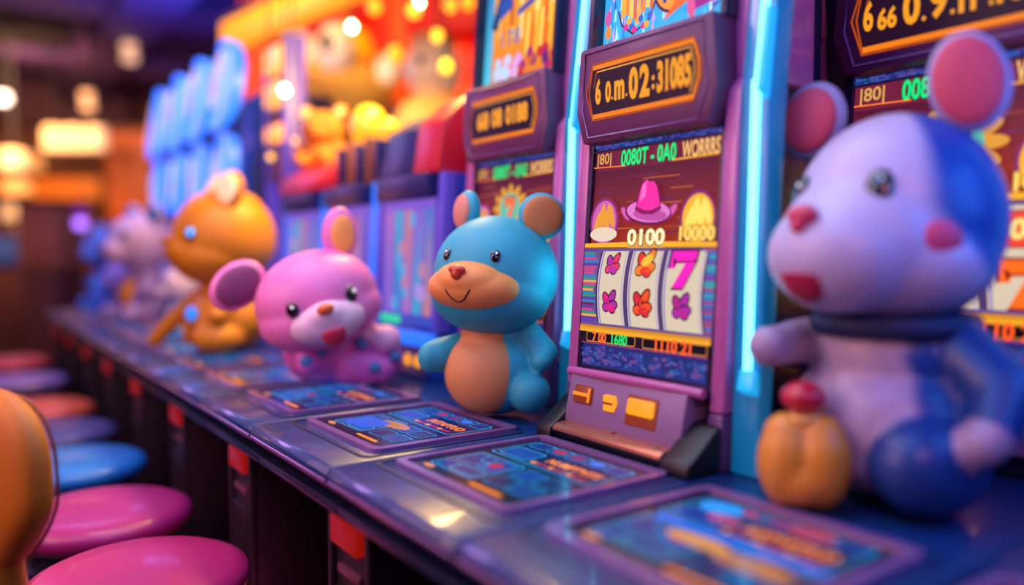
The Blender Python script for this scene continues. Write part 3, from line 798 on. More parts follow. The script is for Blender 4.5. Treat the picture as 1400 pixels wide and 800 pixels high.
def teal_toy():
    t = thing('mouse_toy', 'teal mouse toy with tan muzzle and belly in front of a slot machine', 'toy', (.879, 1.296, CT + .006), Rad(28), 'animal toys on the counter')
    hr = (.119, .123, .116); hc = (0, 0, .270); M = HM(hc, 0, 2, 0)
    blob('head', lambda b: (ell(b, (0, 0, 0), hr, M=M), ell(b, (-.02, 0, -.035), (.108, .120, .08), M=M)), m_teal, t, .005, smooth=6)
    def body(b):
        ell(b, (0, 0, .078), (.086, .090, .082)); ell(b, (.004, 0, .15), (.060, .062, .06)); ell(b, (.01, 0, .045), (.08, .086, .045))
        cap(b, (.005, -.055, .165), (.0, -.105, .122), .030, .026); cap(b, (.0, -.105, .122), (-.022, -.108, .108), .026, .02)   # near arm
        cap(b, (-.01, .06, .13), (-.055, .098, .112), .028, .034); ell(b, (-.070, .106, .110), (.027, .026, .031))                   # far arm held out
        cap(b, (.0, -.062, .052), (-.030, -.088, .050), .043, .040)          # legs
    blob('body', body, m_teal, t, .0045, smooth=5)
    def belly(b):
        ell(b, (-.026, .010, .080), (.072, .083, .079)); ell(b, (-.016, .008, .152), (.050, .055, .055))
    blob('belly', belly, m_tanb, t, .0045, smooth=8)
    def muz(b):
        ell(b, (-.084, 0, -.022), (.066, .094, .046), M=M); ell(b, (-.098, 0, -.008), (.056, .070, .038), M=M)
    blob('muzzle', muz, m_tan, t, .004, smooth=6)
    blob('nose', lambda b: (ell(b, (-.150, 0, .013), (.009, .018, .009), M=M), ell(b, (-.152, 0, .005), (.008, .011, .011), M=M)), m_nose, t, .0018, smooth=6)
    pts = [M @ Vector((-.148 + .9 * y * y * 6 + .004 * (z + .028) * 0, y, z)) for y, z in ((.026, -.024), (.022, -.034), (.012, -.043), (0, -.046), (-.012, -.043), (-.022, -.034), (-.026, -.024))]
    pts = []
    for i in range(13):
        a_ = -1 + i / 6; y = .026 * a_; z = -.045 + .024 * a_ * a_
        d = Vector((-1, y / .105 * .9, 0))
        # march onto the muzzle surface
        x = -.098 - .056 * math.sqrt(max(0, 1 - (y / .070) ** 2 - ((z + .008) / .038) ** 2)) if (y / .07) ** 2 + ((z + .008) / .038) ** 2 < 1 else -.1
        x2 = -.084 - .066 * math.sqrt(max(0, 1 - (y / .094) ** 2 - ((z + .022) / .046) ** 2))
        pts.append(M @ Vector((min(x, x2) + .0008, y, z)))
    b = new(); tube(b, pts, .0018, 6); obj('smile', b, m_line, t, 180)
    for s in (-1, 1):
        n = dirn(27 * -s * -1, 22)
        eye(t, M, on(hr, 27 * s, 19, 1.0), dirn(27 * s, 19), (.0095, .0118), m_eyeblk, True, .2)
    # ears: toward the viewer's right (near) and left (far)
    ear(t, M, (.022, -.084, .116), (-.80, -.60, .12), (.046, .046), .018, m_teal, m_eartan, inner=.84)
    ear(t, M, (.022, .080, .122), (-.86, .50, .05), (.036, .044), .022, m_teal, mat('toy ear pink tan', 'd88a70', .55), inner=.80)
    return t
teal_toy()

def near_toy():
    t = thing('mouse_toy', 'large blurred blue and white mouse toy with pink cheek at the right', 'toy', (1.018, .568, CT + .004), Rad(-7), 'animal toys on the counter', .925)
    hc = (.0, .0, .384); M = HM(hc, 0, 0, 0); hr = (.138, .142, .153)
    white, blue = hx('c0b4d0'), hx('1a4ca0')
    def hcol(co):
        q = M.inverted() @ co
        ang = math.degrees(math.atan2(abs(q.y), -q.x)); k = sm(46, 62, ang - 20 * sm(.03, -.09, q.z) * 1.6 + 12 * sm(.04, .12, q.z) * 0)
        k = max(k, 0); return mixc(white, blue, k)
    def head(b):
        ell(b, (0, 0, 0), hr, M=M); ell(b, (-.02, 0, -.055), (.125, .146, .085), M=M)
        ell(b, (-.112, 0, -.046), (.090, .100, .080), M=M); ell(b, (-.07, 0, -.03), (.105, .118, .10), M=M)
    blob('head', head, m_toy, t, .006, hcol, 18)
    def body(b):
        ell(b, (-.01, 0, .105), (.122, .138, .105)); ell(b, (-.005, 0, .19), (.095, .105, .09)); ell(b, (-.005, 0, .06), (.12, .135, .06))
        cap(b, (-.02, .07, .215), (-.09, .092, .212), .038, .033); cap(b, (-.09, .092, .212), (-.14, .082, .208), .033, .029); ell(b, (-.158, .080, .208), (.030, .030, .030))       # far arm held out
        cap(b, (.01, -.085, .215), (.0, -.155, .165), .046, .042); cap(b, (.0, -.155, .165), (-.04, -.168, .12), .042, .032); ell(b, (-.055, -.166, .108), (.028, .028, .028))
        ell(b, (-.055, -.098, .068), (.085, .064, .068))
    def bcol(co):
        # pale belly bib widening downward, pale hands
        w = .064 + .050 * (1 - sm(.08, .24, co.z))
        k = max(sm(w - .008, w + .008, -co.y), sm(.082, .098, co.y) if co.z > .16 else 0) if co.x < .01 else 1
        lg = ((co.x + .055) / .085) ** 2 + ((co.y + .098) / .064) ** 2 + ((co.z - .068) / .068) ** 2
        k = max(k, 1 - sm(1.02, 1.16, lg))
        if (co - Vector((-.164, .079, .208))).length < .036 or (co - Vector((-.058, -.168, .106))).length < .034: k = .12
        return mixc(hx('b096b0'), hx('143c80'), k)
    blob('body', body, m_toy, t, .006, bcol, 6)
    b = new(); lathe(b, [(.100, .225), (.112, .232), (.114, .245), (.108, .256), (.096, .258)], 40); obj('collar', b, mat('toy collar navy', '152552', .6), t, 180)
    b = new(); ell(b, (-.186, 0, .006), (.016, .023, .014), M=M); ell(b, (-.191, 0, -.006), (.012, .013, .013), M=M); obj('nose', b, mat('toy nose pink', 'd03a58', .4), t, 180)
    b = new(); ell(b, (-.182, 0, -.078), (.020, .033, .034), M=M, rot=(0, Rad(-28), 0)); 
    for v in list(b.verts):
        q = M.inverted() @ v.co
        if q.z > -.071: q.z = -.071 + (q.z + .071) * .1; v.co = M @ q
    obj('mouth', b, mat('toy mouth red', 'b01c40', .45), t, 180)
    for s in (-1, 1):
        eye(t, M, on(hr, 28 * s, 17, 1.0), dirn(28 * s, 17), (.018, .025), m_eyeblk, True, .13)
        b = new(); p = on((.134, .146, .134), 57 * s, -13, .985); disc_at(b, M, p, dirn(60 * s, -10), (.031, .030), .014); obj('cheek', b, mat('toy cheek pink', 'd84a70', .5), t, 180)
    me = mat('toy pale ear rim', 'a8a0c4', .5); mi = mat('toy ear rose', 'd04a60', .6)
    ear(t, M, (.02, -.088, .182), (-.86, -.52, .0), (.049, .068), .024, me, mi, 12, .86)
    ear(t, M, (-.015, .136, .160), (-.95, -.28, .0), (.052, .060), .024, me, mi, -14, .82)
    return t
near_toy()

# yellow lobed pot and the red ball on it
t = thing('honey_pot', 'rounded amber pot standing against the blue white toy', 'pot', (.866, .594, CT + .003), Rad(35), None, .9)
def potf(b):
    ell(b, (0, -.022, .062), (.046, .040, .064)); ell(b, (0, .022, .062), (.046, .040, .064)); ell(b, (0, 0, .04), (.048, .050, .04)); ell(b, (0, -.02, .10), (.034, .032, .03)); ell(b, (0, .022, .10), (.034, .032, .03))
blob('pot_shell', potf, mat('amber vinyl', 'e0902a', .4, sss=.15), t, .004, None, 6)
b = new(); lathe(b, [(.0, .116), (.022, .118), (.026, .124), (.022, .129), (0, .129)], 28, Matrix.Translation((.0, 0, .0))); obj('pot_lid', b, mat('amber lid', 'e8a850', .4), t, 180)
t = thing('toy_ball', 'small red ball on top of the rounded amber pot', 'ball', (.869, .598, CT + .1195), 0)
b = new(); ell(b, (0, 0, .020), (.027, .027, .020)); obj('ball_shell', b, mat('red vinyl', 'c01430', .35, coat=.2), t, 180)

def pink_toy():
    t = thing('mouse_toy', 'pink mouse toy with blue dots and open red mouth, lying on the counter', 'toy', (.735, 1.790, CT + .010), Rad(74), 'animal toys on the counter')
    hc = (-.035, .03, .205); M = HM(hc, 0, -15, -6); hr = (.118, .140, .110)
    pk, lav = hx('ee86c4'), hx('d860b8')
    def head(b):
        ell(b, (0, 0, 0), hr, M=M); ell(b, (-.015, 0, -.035), (.110, .142, .082), M=M)
    blob('head', head, mat('toy pink', 'ec7fc0', .45, sss=.15, coat=.05), t, .006, smooth=6)
    def muz(b):
        ell(b, (-.092, -.004, -.040), (.052, .086, .050), M=M); ell(b, (-.108, -.004, -.025), (.040, .052, .036), M=M)
    blob('muzzle', muz, mat('toy pale pink muzzle', 'f0c8dc', .5, sss=.15), t, .005, smooth=6)
    b = new(); ell(b, (-.147, -.004, -.002), (.012, .019, .012), M=M); obj('nose', b, mat('toy nose orange', 'e8662a', .35, coat=.3), t, 180)
    b = new(); ell(b, (-.137, -.008, -.064), (.014, .026, .026), M=M, rot=(0, Rad(-12), 0))
    for v in list(b.verts):
        q = M.inverted() @ v.co
        if q.z > -.052: q.z = -.052 + (q.z + .052) * .12; v.co = M @ q
    obj('mouth', b, mat('toy mouth crimson', 'c82248', .45), t, 180)
    for y, s in ((30, 1), (-34, -1)): eye(t, M, on(hr, -y, 3, 1.0), dirn(-y, 3), (.015, .0185), m_eyeblk)
    m = mat('toy pink', 'ec7fc0'); mi = mat('toy inner ear mauve', '8a3a68', .6); mi2 = mat('toy inner ear peach', 'f89850', .55, emit='f89040', es=.2)  # peach inner ear emits slightly, in place of light falling on it
    ear(t, M, (.02, .158, .072), (-.93, -.1, .1), (.068, .050), .026, m, mi, 24, .80)
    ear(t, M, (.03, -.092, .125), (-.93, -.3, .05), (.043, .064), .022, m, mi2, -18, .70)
    mb = mat('toy magenta body', 'd868c4', .45, sss=.15)
    def body(b):
        ell(b, (.0, .01, .075), (.075, .095, .075)); ell(b, (.0, .015, .14), (.06, .07, .05))
        cap(b, (.01, -.03, .065), (.0, -.105, .055), .066, .054); ell(b, (.0, -.132, .05), (.052, .046, .05))
        cap(b, (-.04, .07, .12), (-.085, .055, .06), .028, .026); cap(b, (-.045, -.04, .045), (-.05, -.11, .035), .045, .036)
    blob('body', body, mb, t, .005, smooth=6)
    def puffs(b):
        ell(b, (-.024, -.078, .124), (.036, .036, .034)); ell(b, (-.036, -.128, .104), (.038, .038, .035)); ell(b, (-.01, -.102, .108), (.03, .03, .03))
    blob('feet', puffs, mat('toy light pink feet', 'ffb8dc', .5, sss=.15), t, .005, smooth=4)
    md = mat('toy blue dot', '4a78b8', .5)
    for p, n in (((-.078, .03, .085), (-1, .1, .2)), ((-.060, -.07, .100), (-.8, -.1, .6)), ((-.090, -.095, .045), (-1, -.1, .2)), ((-.056, -.148, .065), (-.8, -.3, .3)), ((-.104, .06, .068), (-1, .2, .1))):
        b = new(); disc_at(b, Matrix.Identity(4), p, n, (.014, .014), .008); obj('dot', b, md, t, 180)
pink_toy()

def yellow_toy():
    t = thing('bear_toy', 'blurred golden yellow toy turned aside with blue glint on its eye', 'toy', (.735, 2.60, CT + .008), Rad(-4), 'animal toys on the counter')
    hc = (-.01, .0, .355); M = HM(hc, 0, 0, 4); hr = (.160, .150, .158)
    def head(b):
        ell(b, (0, 0, 0), hr, M=M); ell(b, (.01, 0, .05), (.125, .115, .112), M=M); ell(b, (-.118, 0, -.045), (.058, .080, .058), M=M); ell(b, (-.03, 0, -.06), (.13, .14, .09), M=M)
    my = mat('toy golden yellow', 'd08006', .5, sss=.08)
    blob('head', head, my, t, .008, smooth=6)
    def body(b):
        ell(b, (0, 0, .10), (.125, .12, .10)); ell(b, (0, 0, .19), (.085, .085, .07)); ell(b, (-.05, -.085, .05), (.08, .06, .05)); ell(b, (-.05, .085, .05), (.08, .06, .05))
        cap(b, (-.03, .07, .20), (-.14, .13, .10), .036, .03); cap(b, (-.14, .13, .10), (-.20, .16, .03), .03, .024); cap(b, (-.01, -.08, .20), (-.06, -.125, .12), .036, .03)
    blob('body', body, my, t, .008, smooth=6)
    for s in (-1, 1):
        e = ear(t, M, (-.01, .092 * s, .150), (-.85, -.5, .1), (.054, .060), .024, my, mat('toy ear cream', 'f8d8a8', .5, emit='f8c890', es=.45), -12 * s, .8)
        eye(t, M, on(hr, 40 * s, 2, 1.0), dirn(40 * s, 2), (.018, .022), m_eyeblk, False)
    b = new(); disc_at(b, M, on(hr, 42, 3, 1.05), dirn(42, 3), (.012, .012), .006); obj('blue_eye_glint', b, mat('blue eye glint', '3aa0ff', .2, emit=(.06, .34, 1, 1), es=1.5), t, 180)  # emissive disc paints the blue glint onto the black eye
    b = new(); ell(b, (-.172, 0, -.02), (.012, .022, .016), M=M); obj('nose', b, mat('toy nose orange brown', 'c86a10', .4), t, 180)
    b = new(); disc_at(b, Matrix.Identity(4), (-.122, -.050, .125), (-.85, -.5, .1), (.022, .022), .010); obj('blue_reflection', b, mat('blue reflection glow', '1a80f0', .2, emit=(.01, .22, .9, 1), es=1.0), t, 180)  # emissive disc stands in for a blue light reflection on the chest
yellow_toy()

def plush(name, label, loc, rz, s, cbody, chead, cbelly, cear, tall=1.0, snout=True):
    t = thing(name, label, 'toy', (loc[0], loc[1], CT + .006), Rad(rz), 'animal toys on the counter', s)
    M = HM((-.01, 0, .30 * tall), 0, 0, 0); hr = (.115, .12, .11)
    mh = mat('plush ' + chead, chead, .7); mb = mat('plush ' + cbody, cbody, .7)
    def head(b):
        ell(b, (0, 0, 0), hr, M=M); ell(b, (-.095, 0, -.035), (.05, .058, .045), M=M)
    blob('head', head, mh, t, .008, smooth=5)
    def body(b):
        ell(b, (0, 0, .09 * tall), (.09, .095, .09 * tall)); ell(b, (0, 0, .17 * tall), (.065, .068, .07 * tall))
        for q in (-1, 1):
            cap(b, (-.01, .06 * q, .18 * tall), (-.05, .11 * q, .12 * tall), .03, .026); cap(b, (-.02, .06 * q, .04), (-.10, .075 * q, .035), .04, .035)
    blob('body', body, mb, t, .008, smooth=5)
    b = new(); ell(b, (-.028, 0, .095 * tall), (.07, .068, .078 * tall)); obj('belly', b, mat('plush ' + cbelly, cbelly, .7), t, 180)
    for q in (-1, 1):
        ear(t, M, (.01, .085 * q, .10), (-.9, -.3, .1), (.038, .045), .02, mh, mat('plush ' + cear, cear, .7), 0, .8)
        eye(t, M, on(hr, 32 * q, 12, 1.0), dirn(32 * q, 12), (.012, .015), m_eyeblk, False)
    b = new(); ell(b, (-.145, 0, -.02), (.010, .016, .011), M=M); obj('nose', b, mat('plush nose', '8a3a4a', .5), t, 180)
plush('bear_toy', 'pale blue bear toy half hidden behind the yellow toy', (.74, 3.25), 0, .62, '7ab4f0', 'c8b0d8', 'a8d0ff', 'c890b0')
plush('bear_toy', 'lavender white bear toy with amber belly further down the counter', (.74, 3.92), 15, 1.2, '9a7ab8', 'c8a0c8', 'e08a20', '2a6ab0')
plush('bear_toy', 'small violet toy between lavender bear and blue toy', (.70, 4.35), 30, .62, '6a5ac0', '8a70c8', '4a70c8', 'b080c0')
plush('rabbit_toy', 'tall blue toy at the far end of the counter', (.74, 4.95), 20, .98, '3a6ad8', '5a80e0', '4a88f0', '8090e0', 1.15)

# ================================================================== GOLDEN MASCOTS BEHIND THE ROW
def mascot(label, loc, rz, s, col, col2, cream, belly):
    t = thing('mascot_statue', label, 'statue', (loc[0], loc[1], 0), Rad(rz), None, s)
    M = HM((0, 0, 1.455), 0, 0, 0)
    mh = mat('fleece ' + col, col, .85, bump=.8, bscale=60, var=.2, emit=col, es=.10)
    def head(b):
        ell(b, (0.0, 0, 0), (.23, .25, .20), M=M); ell(b, (-.2, 0, -.06), (.17, .17, .11), M=M); ell(b, (-.02, 0, .1), (.16, .2, .12), M=M)
        ell(b, (-.22, 0, -.13), (.13, .14, .06), M=M)
    blob('head', head, mh, t, .016, smooth=4)
    mb = mat('fleece ' + col2, col2, .85, bump=.8, bscale=50, var=.25)
    def body(b):
        ell(b, (.02, 0, .98), (.25, .28, .36)); ell(b, (.02, 0, .72), (.28, .31, .32))
        for q in (-1, 1):
            cap(b, (.02, .13 * q, .6), (.0, .15 * q, .12), .14, .11); ell(b, (-.07, .16 * q, .07), (.2, .12, .07)); cap(b, (.0, .22 * q, 1.12), (-.12, .31 * q, .84), .09, .08); ell(b, (-.14, .32 * q, .79), (.09, .09, .1))
    blob('body', body, mb, t, .018, smooth=4)
    b = new(); ell(b, (-.07, 0, .95), (.2, .2, .34)); obj('belly', b, mat('fleece ' + belly, belly, .85), t, 180)
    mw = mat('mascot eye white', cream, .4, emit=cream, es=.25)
    for q in (-1, 1):
        b = new(); ell(b, (-.14, .11 * q, .20), (.075, .085, .11), M=M); e = obj('eyeball', b, mw, t, 180)
        b = new(); ell(b, (-.205, .11 * q - .02, .21), (.022, .032, .045), M=M); obj('pupil', b, m_eyeblk, e, 180)
        ear(t, M, (.05, .25 * q, .12), (-.8, .4 * q, .1), (.07, .09), .04, mh, mw, 0, .7)
    for y in (-.06, .06):
        b = new(); ell(b, (-.365, y, -.02), (.022, .028, .022), M=M); obj('nostril', b, mat('mascot nostril', 'c87a20', .5), t, 180)
    return t, M
t, M = mascot('giant golden fleecy mascot with white eyes standing behind the blue machines', (1.95, 4.53), 22, 1.30, 'f0b048', '8a3a20', 'f8e0c8', 'a04a28')
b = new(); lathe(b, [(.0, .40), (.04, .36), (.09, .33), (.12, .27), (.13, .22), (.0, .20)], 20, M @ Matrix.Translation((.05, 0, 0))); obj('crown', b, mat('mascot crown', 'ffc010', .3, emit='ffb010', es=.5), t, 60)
# second: plain round head with collar
t = thing('mascot_statue', 'round headed cream statue with golden collar, left of the orange topped slot machine', 'statue', (1.90, 3.33, 0), Rad(60), None, 1.08)
b = new(); ell(b, (0, 0, 1.72), (.125, .125, .135)); obj('head', b, mat('statue cream', 'e0c0a0', .35, coat=.4, emit='e0b890', es=.22), t, 180)  # cream head is no lamp; its emission replaces light on it
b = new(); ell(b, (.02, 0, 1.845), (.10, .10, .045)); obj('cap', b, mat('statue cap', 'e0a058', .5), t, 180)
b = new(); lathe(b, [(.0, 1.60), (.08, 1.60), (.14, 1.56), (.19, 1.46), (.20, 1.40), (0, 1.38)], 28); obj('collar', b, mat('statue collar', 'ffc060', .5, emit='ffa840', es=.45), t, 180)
b = new(); lathe(b, [(0, 1.39), (.17, 1.38), (.22, 1.2), (.24, .8), (.26, .05), (.27, 0), (0, 0)], 28); obj('robe', b, mat('statue robe', '7a2a20', .7), t, 60)
for q in (-1, 1):
    b = new(); disc_at(b, Matrix.Identity(4), (-.115, .05 * q, 1.735), (-1, .3 * q, 0), (.015, .02), .01); obj('eye', b, m_eyeblk, t, 180)
# plush bear on the red crest
def shelf_bear():
    t = thing('plush_bear', 'orange brown bear plush sitting on the red crested machine', 'plush', (1.12, 2.76, CT + .621), Rad(45), None, .72)
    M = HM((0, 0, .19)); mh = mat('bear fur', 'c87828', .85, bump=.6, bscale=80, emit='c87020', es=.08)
    blob('head', lambda b: (ell(b, (0, 0, 0), (.10, .11, .095), M=M), ell(b, (-.085, 0, -.025), (.045, .055, .04), M=M)), mh, t, .007, smooth=4)
    def body(b):
        ell(b, (0, 0, .07), (.085, .09, .075))
        for q in (-1, 1): cap(b, (-.03, .06 * q, .03), (-.11, .07 * q, .03), .035, .03); cap(b, (0, .08 * q, .12), (-.05, .11 * q, .07), .03, .026)
    blob('body', body, mh, t, .007, smooth=4)
    for q in (-1, 1):
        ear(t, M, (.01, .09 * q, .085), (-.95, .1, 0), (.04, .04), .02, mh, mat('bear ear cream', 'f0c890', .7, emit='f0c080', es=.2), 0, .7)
        eye(t, M, on((.1, .11, .095), 30 * q, 12, 1.0), dirn(30 * q, 12), (.014, .014), m_eyeblk, False)
    b = new(); ell(b, (-.13, 0, -.012), (.01, .018, .012), M=M); obj('nose', b, mat('bear nose', '3a1408', .4), t, 180)
shelf_bear()
# sign post with two amber panels beside the oval displays
t = thing('sign_totem', 'violet sign post with stacked amber lit panels beside the oval displays', 'sign', (1.06, 3.09, CT + .0008), 0)
b = new(); bx(b, .0, .08, -.13, -.09, 0, 1.14, .006); bx(b, .0, .08, .09, .13, 0, 1.12, .006); bx(b, -.03, .11, -.15, .15, 0, .04, .006); obj('post', b, mat('violet post', '6a50c0', .35, emit='6a50d0', es=.35), t, 40)
for z, h in ((1.06, .10), (.93, .09), (.78, .06)):
    b = new(); bx(b, -.015, .03, -.088, .088, z - h / 2, z + h / 2, .012); obj('amber_panel', b, mat('amber lit panel', 'ff9a10', .3, emit=(1.0, .34, .03, 1), es=1.7), t, 40)
b = new(); b.free()
for z0, z1 in ((.98, 1.0), (.83, .87), (.60, .74)):
    b = new(); bx(b, .0, .08, -.088, .088, z0, z1); obj('cross_rail', b, mat('rust rail', '8a2c20', .5), t)

# ================================================================== RED CANOPY, BULBS, BEAM
m_red = mat('red canopy', 'd81808', .5, emit='e01808', es=.75, var=.2, bscale=3)
m_oran = mat('orange canopy', 'f05a10', .5, emit='f05010', es=.8)
t = thing('festive_canopy', 'red and orange lit canopy hanging above the golden mascots', 'canopy', (2.40, 4.80, 0), Rad(38))
b = new(); bx(b, -.02, .05, -1.7, 1.1, 2.05, 3.0, .01); obj('red_panel', b, m_red, t)
b = new()
b.free()
for i in range(8):
    b = new(); bx(b, -.04, -.021, -1.6 + i * .36, -1.48 + i * .36, 2.08, 2.96, .004); obj('orange_stripe', b, m_oran, t)
b = new(); bx(b, -.06, .06, -1.7, 1.1, 1.97, 2.049, .01); obj('valance', b, m_oran, t)
b = new(); prism(b, [(-.07, 2.3), (-.2, 2.35), (-.2, 2.7), (-.07, 2.65)], 'y', -.95, -.2, .03); obj('bunting', b, mat('deep red bunting', 'c01010', .6, emit='d01008', es=.5), t, 40); b = new(); prism(b, [(-.07, 2.3), (-.2, 2.4), (-.2, 2.7), (-.07, 2.7)], 'y', .1, .8, .03); obj('bunting', b, mat('deep red bunting', 'c01010', .6, emit='d01008', es=.5), t, 40)
for y in (-1.0, 1.0):
    b = new(); tube(b, [(.0, y, 3.0), (.0, y, 3.3)], .012, 8); obj('hanger', b, m_black, t, 60)

import_px = None
F_PX = 1094.0; TH = Rad(35.3); PT = math.atan(55 / F_PX)
fh = Vector((math.sin(TH), math.cos(TH), 0)); RT = Vector((math.cos(TH), -math.sin(TH), 0)); FW = fh * math.cos(PT) - Vector((0, 0, math.sin(PT))); UP = RT.cross(FW)
def spot(x, y, d):
    """survey point: where the thing seen at (x, y) stands at depth d"""
    r = FW * F_PX + RT * (x - 700) + UP * (400 - y)
    return r * (d / F_PX) + Vector((0, 0, CZ))
m_bulbw = mat('warm white bulb', 'fff0d0', .2, emit=(1.0, .82, .5, 1), es=26)
m_bulbo = mat('amber bulb', 'ffa020', .2, emit=(1.0, .30, .01, 1), es=1.8)
m_bulby = mat('yellow bulb', 'ffc828', .2, emit=(1.0, .50, .03, 1), es=1.9)
def bulb(x, y, d, r, m, label, group):
    p = spot(x, y, d)
    t = thing('hanging_bulb', label, 'light bulb', p, 0, group)
    b = new(); lathe(b, [(0, -r), (r * .6, -r * .8), (r, 0), (r * .75, r * .7), (r * .4, r * 1.1), (0, r * 1.1)], 16); obj('bulb_glass', b, m, t, 180)
    b = new(); lathe(b, [(r * .4, r * 1.1), (r * .42, r * 1.7), (0, r * 1.7)], 12); obj('socket', b, m_black, t, 60)
    b = new(); tube(b, [(0, 0, r * 1.6), (0, 0, 3.3 - p.z)], .004, 6); obj('cord', b, m_black, t)
for x, y, d, l in ((481, 37, 3.35, 'bright white bulb against the red canopy, above the golden mascot'), (389, 124, 2.82, 'bright white bulb by the snout of the golden mascot, beside the sign post'), (572, 4, 3.2, 'bright white bulb at the very top above the cream statue')):
    bulb(x, y, d, .016, m_bulbw, l, 'white bulbs')
for x, y, d, r, m in ((540, 75, 3.42, .035, m_bulbo), (566, 15, 3.1, .028, m_bulby), (598, 50, 3.05, .024, m_bulby), (610, 92, 2.9, .026, m_bulby), (640, 4, 2.8, .026, m_bulbo), (615, 8, 3.25, .026, m_bulby), (512, 10, 3.15, .03, m_bulbo)):
    bulb(x, y, d, r, m, 'amber bulb hanging in front of the red canopy', 'amber bulbs')
bulb(403, 193, 2.95, .012, m_bulby, 'small yellow bulb beside the orange brown bear plush', 'yellow bulbs'); bulb(370, 215, 3.0, .012, m_bulby, 'small yellow bulb left of the orange brown bear plush', 'yellow bulbs')

# glowing beam
A = Vector((1.338, 4.62, 2.2)); Bp = Vector((1.62, 2.75, 2.2))
d = (Bp - A); L = d.length
t = thing('light_beam', 'glowing orange yellow ceiling beam above the oval displays', 'light beam', A, math.atan2(d.y, d.x))
b = new(); bx(b, 0, L, -.06, .06, -.06, .07, .012); obj('lit_face', b, mat('beam glow', 'ff9a10', .4, emit=(1.0, .36, .015, 1), es=1.15), t, 40)
b = new(); bx(b, 0, L, -.07, .07, .071, .10, .006); obj('beam_cap', b, mat('beam cap purple', '4a2a6a', .5), t, 40)
b = new(); tube(b, [(.2, 0, .1), (.2, 0, 1.1)], .012, 8); tube(b, [(L - .2, 0, .1), (L - .2, 0, 1.1)], .012, 8); obj('hanger', b, m_black, t, 60)

# recessed ceiling lights in pairs
m_rec = mat('ceiling lamp warm', 'ffd0a0', .3, emit=(1.0, .52, .24, 1), es=1.15)
m_recw = mat('ceiling lamp white', 'fff0e0', .3, emit=(1.0, .85, .7, 1), es=6)
for x, y, d, m, l in ((176, 69, 8.0, m_rec, 'pair of warm round spotlights on the ceiling nearest the oval displays'), (119, 137, 9.3, m_rec, 'pair of warm round spotlights further back, above the far wall'), (3, 134, 8.5, m_recw, 'bright white ceiling spotlight at the left edge')):
    p = spot(x, y, d)
    t = thing('ceiling_spotlight', l, 'ceiling light', p, 0)
    for k, dz in enumerate((.05, -.07) if m is m_rec else (0,)):
        b = new(); lathe(b, [(0, dz - .05), (.06, dz - .04), (.07, dz), (.06, dz + .04), (0, dz + .05)], 20, Matrix.Translation((.01 * k, 0, 0))); obj('lamp', b, m, t, 180)
    b = new(); tube(b, [(0, .0, .1 if m is m_rec else .05), (0, 0, 3.3 - p.z)], .02, 8); obj('stem', b, m_black, t, 60)

# ================================================================== FAR END OF THE HALL
m_shade = mat('cream lamp shade', 'ffd8a0', .5, emit=(1.0, .58, .30, 1), es=.68)
m_shade2 = mat('amber lamp shade', 'ffb060', .5, emit=(1.0, .42, .12, 1), es=.8)
def pend(x, y, d, r, h, m, label, group):
    k_ = d / 9.2; r *= k_; h *= k_; p = spot(x, y, d); t = thing('pendant_lamp', label, 'lamp', p, 0, group)
    b = new(); lathe(b, [(0, -h / 2), (r, -h / 2), (r * .96, h / 2 - .02), (r * .5, h / 2), (0, h / 2)], 24); obj('lamp_shade', b, m, t, 50)
    b = new(); tube(b, [(0, 0, h / 2), (0, 0, 3.3 - p.z)], .01, 6); obj('cord', b, m_black, t)
for x, l in ((74, 'left'), (103, 'middle'), (132, 'right')): pend(x, 189, 8.8, .118, .27, m_shade, l + ' one of three cream drum lamps by the far wall', 'cream drum lamps')
for x, y, r, h, l in ((18, 218, .16, .22, 'uppermost amber lamp at the left edge'), (46, 222, .12, .2, 'amber lamp beside the uppermost one at the left edge'), (22, 255, .18, .16, 'amber lamp below the uppermost one at the left edge'), (22, 290, .17, .16, 'low cream lamp at the left edge'), (24, 309, .16, .1, 'lowest cream lamp at the left edge')):
    pend(x, y, {18: 8.0, 46: 11.2}.get(x, 9.0 if y == 255 else (10.0 if y == 290 else 11.2)), r * .9, h, m_shade if y > 260 or y < 219 else m_shade2, l, 'amber lamps')
m_or = mat('orange lit panel', 'd8701c', .5, emit='e07820', es=.35, var=.3, bscale=2)
def far_panel(name, x0, y0, x1, y1, d, m, label, cat, thick=.2, ground=True):
    a = spot(x0, y1, d); c = spot(x1, y0, d); w = abs((c - a).dot(RT)); h = c.z - a.z; mid = (a + c) / 2
    t = thing(name, label, cat, (mid.x, mid.y, 0), -TH)
    b = new(); bx(b, -w / 2, w / 2, -thick / 2, thick / 2, a.z, c.z, .03); obj('glow_body', b, m, t, 40)
    if ground:
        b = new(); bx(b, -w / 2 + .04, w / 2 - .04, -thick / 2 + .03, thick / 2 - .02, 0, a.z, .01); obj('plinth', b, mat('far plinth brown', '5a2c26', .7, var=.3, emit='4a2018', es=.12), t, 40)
    b = new(); bx(b, -w / 2 - .02, w / 2 + .02, -thick / 2 - .02, thick / 2 + .02, c.z, c.z + .05, .01); obj('top_cap', b, mat('far cap brown', '5a2c1c', .6), t, 40)
    return t
far_panel('back_bar', 48, 244, 140, 274, 10.2, m_or, 'orange lit back bar below the cream drum lamps', 'bar')
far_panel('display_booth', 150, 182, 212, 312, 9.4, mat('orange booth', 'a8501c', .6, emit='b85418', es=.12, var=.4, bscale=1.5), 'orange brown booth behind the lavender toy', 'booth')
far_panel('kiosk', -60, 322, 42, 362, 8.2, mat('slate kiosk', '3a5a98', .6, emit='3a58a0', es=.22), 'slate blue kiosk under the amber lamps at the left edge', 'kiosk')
far_panel('wood_cabinet', 44, 282, 100, 366, 7.4, mat('umber cabinet', '8a4a38', .7, var=.45, bscale=3, emit='6a3424', es=.3), 'red brown wooden cabinet at the far end of the counter', 'cabinet', .5)  # unlit wood, brightened by emission in its material
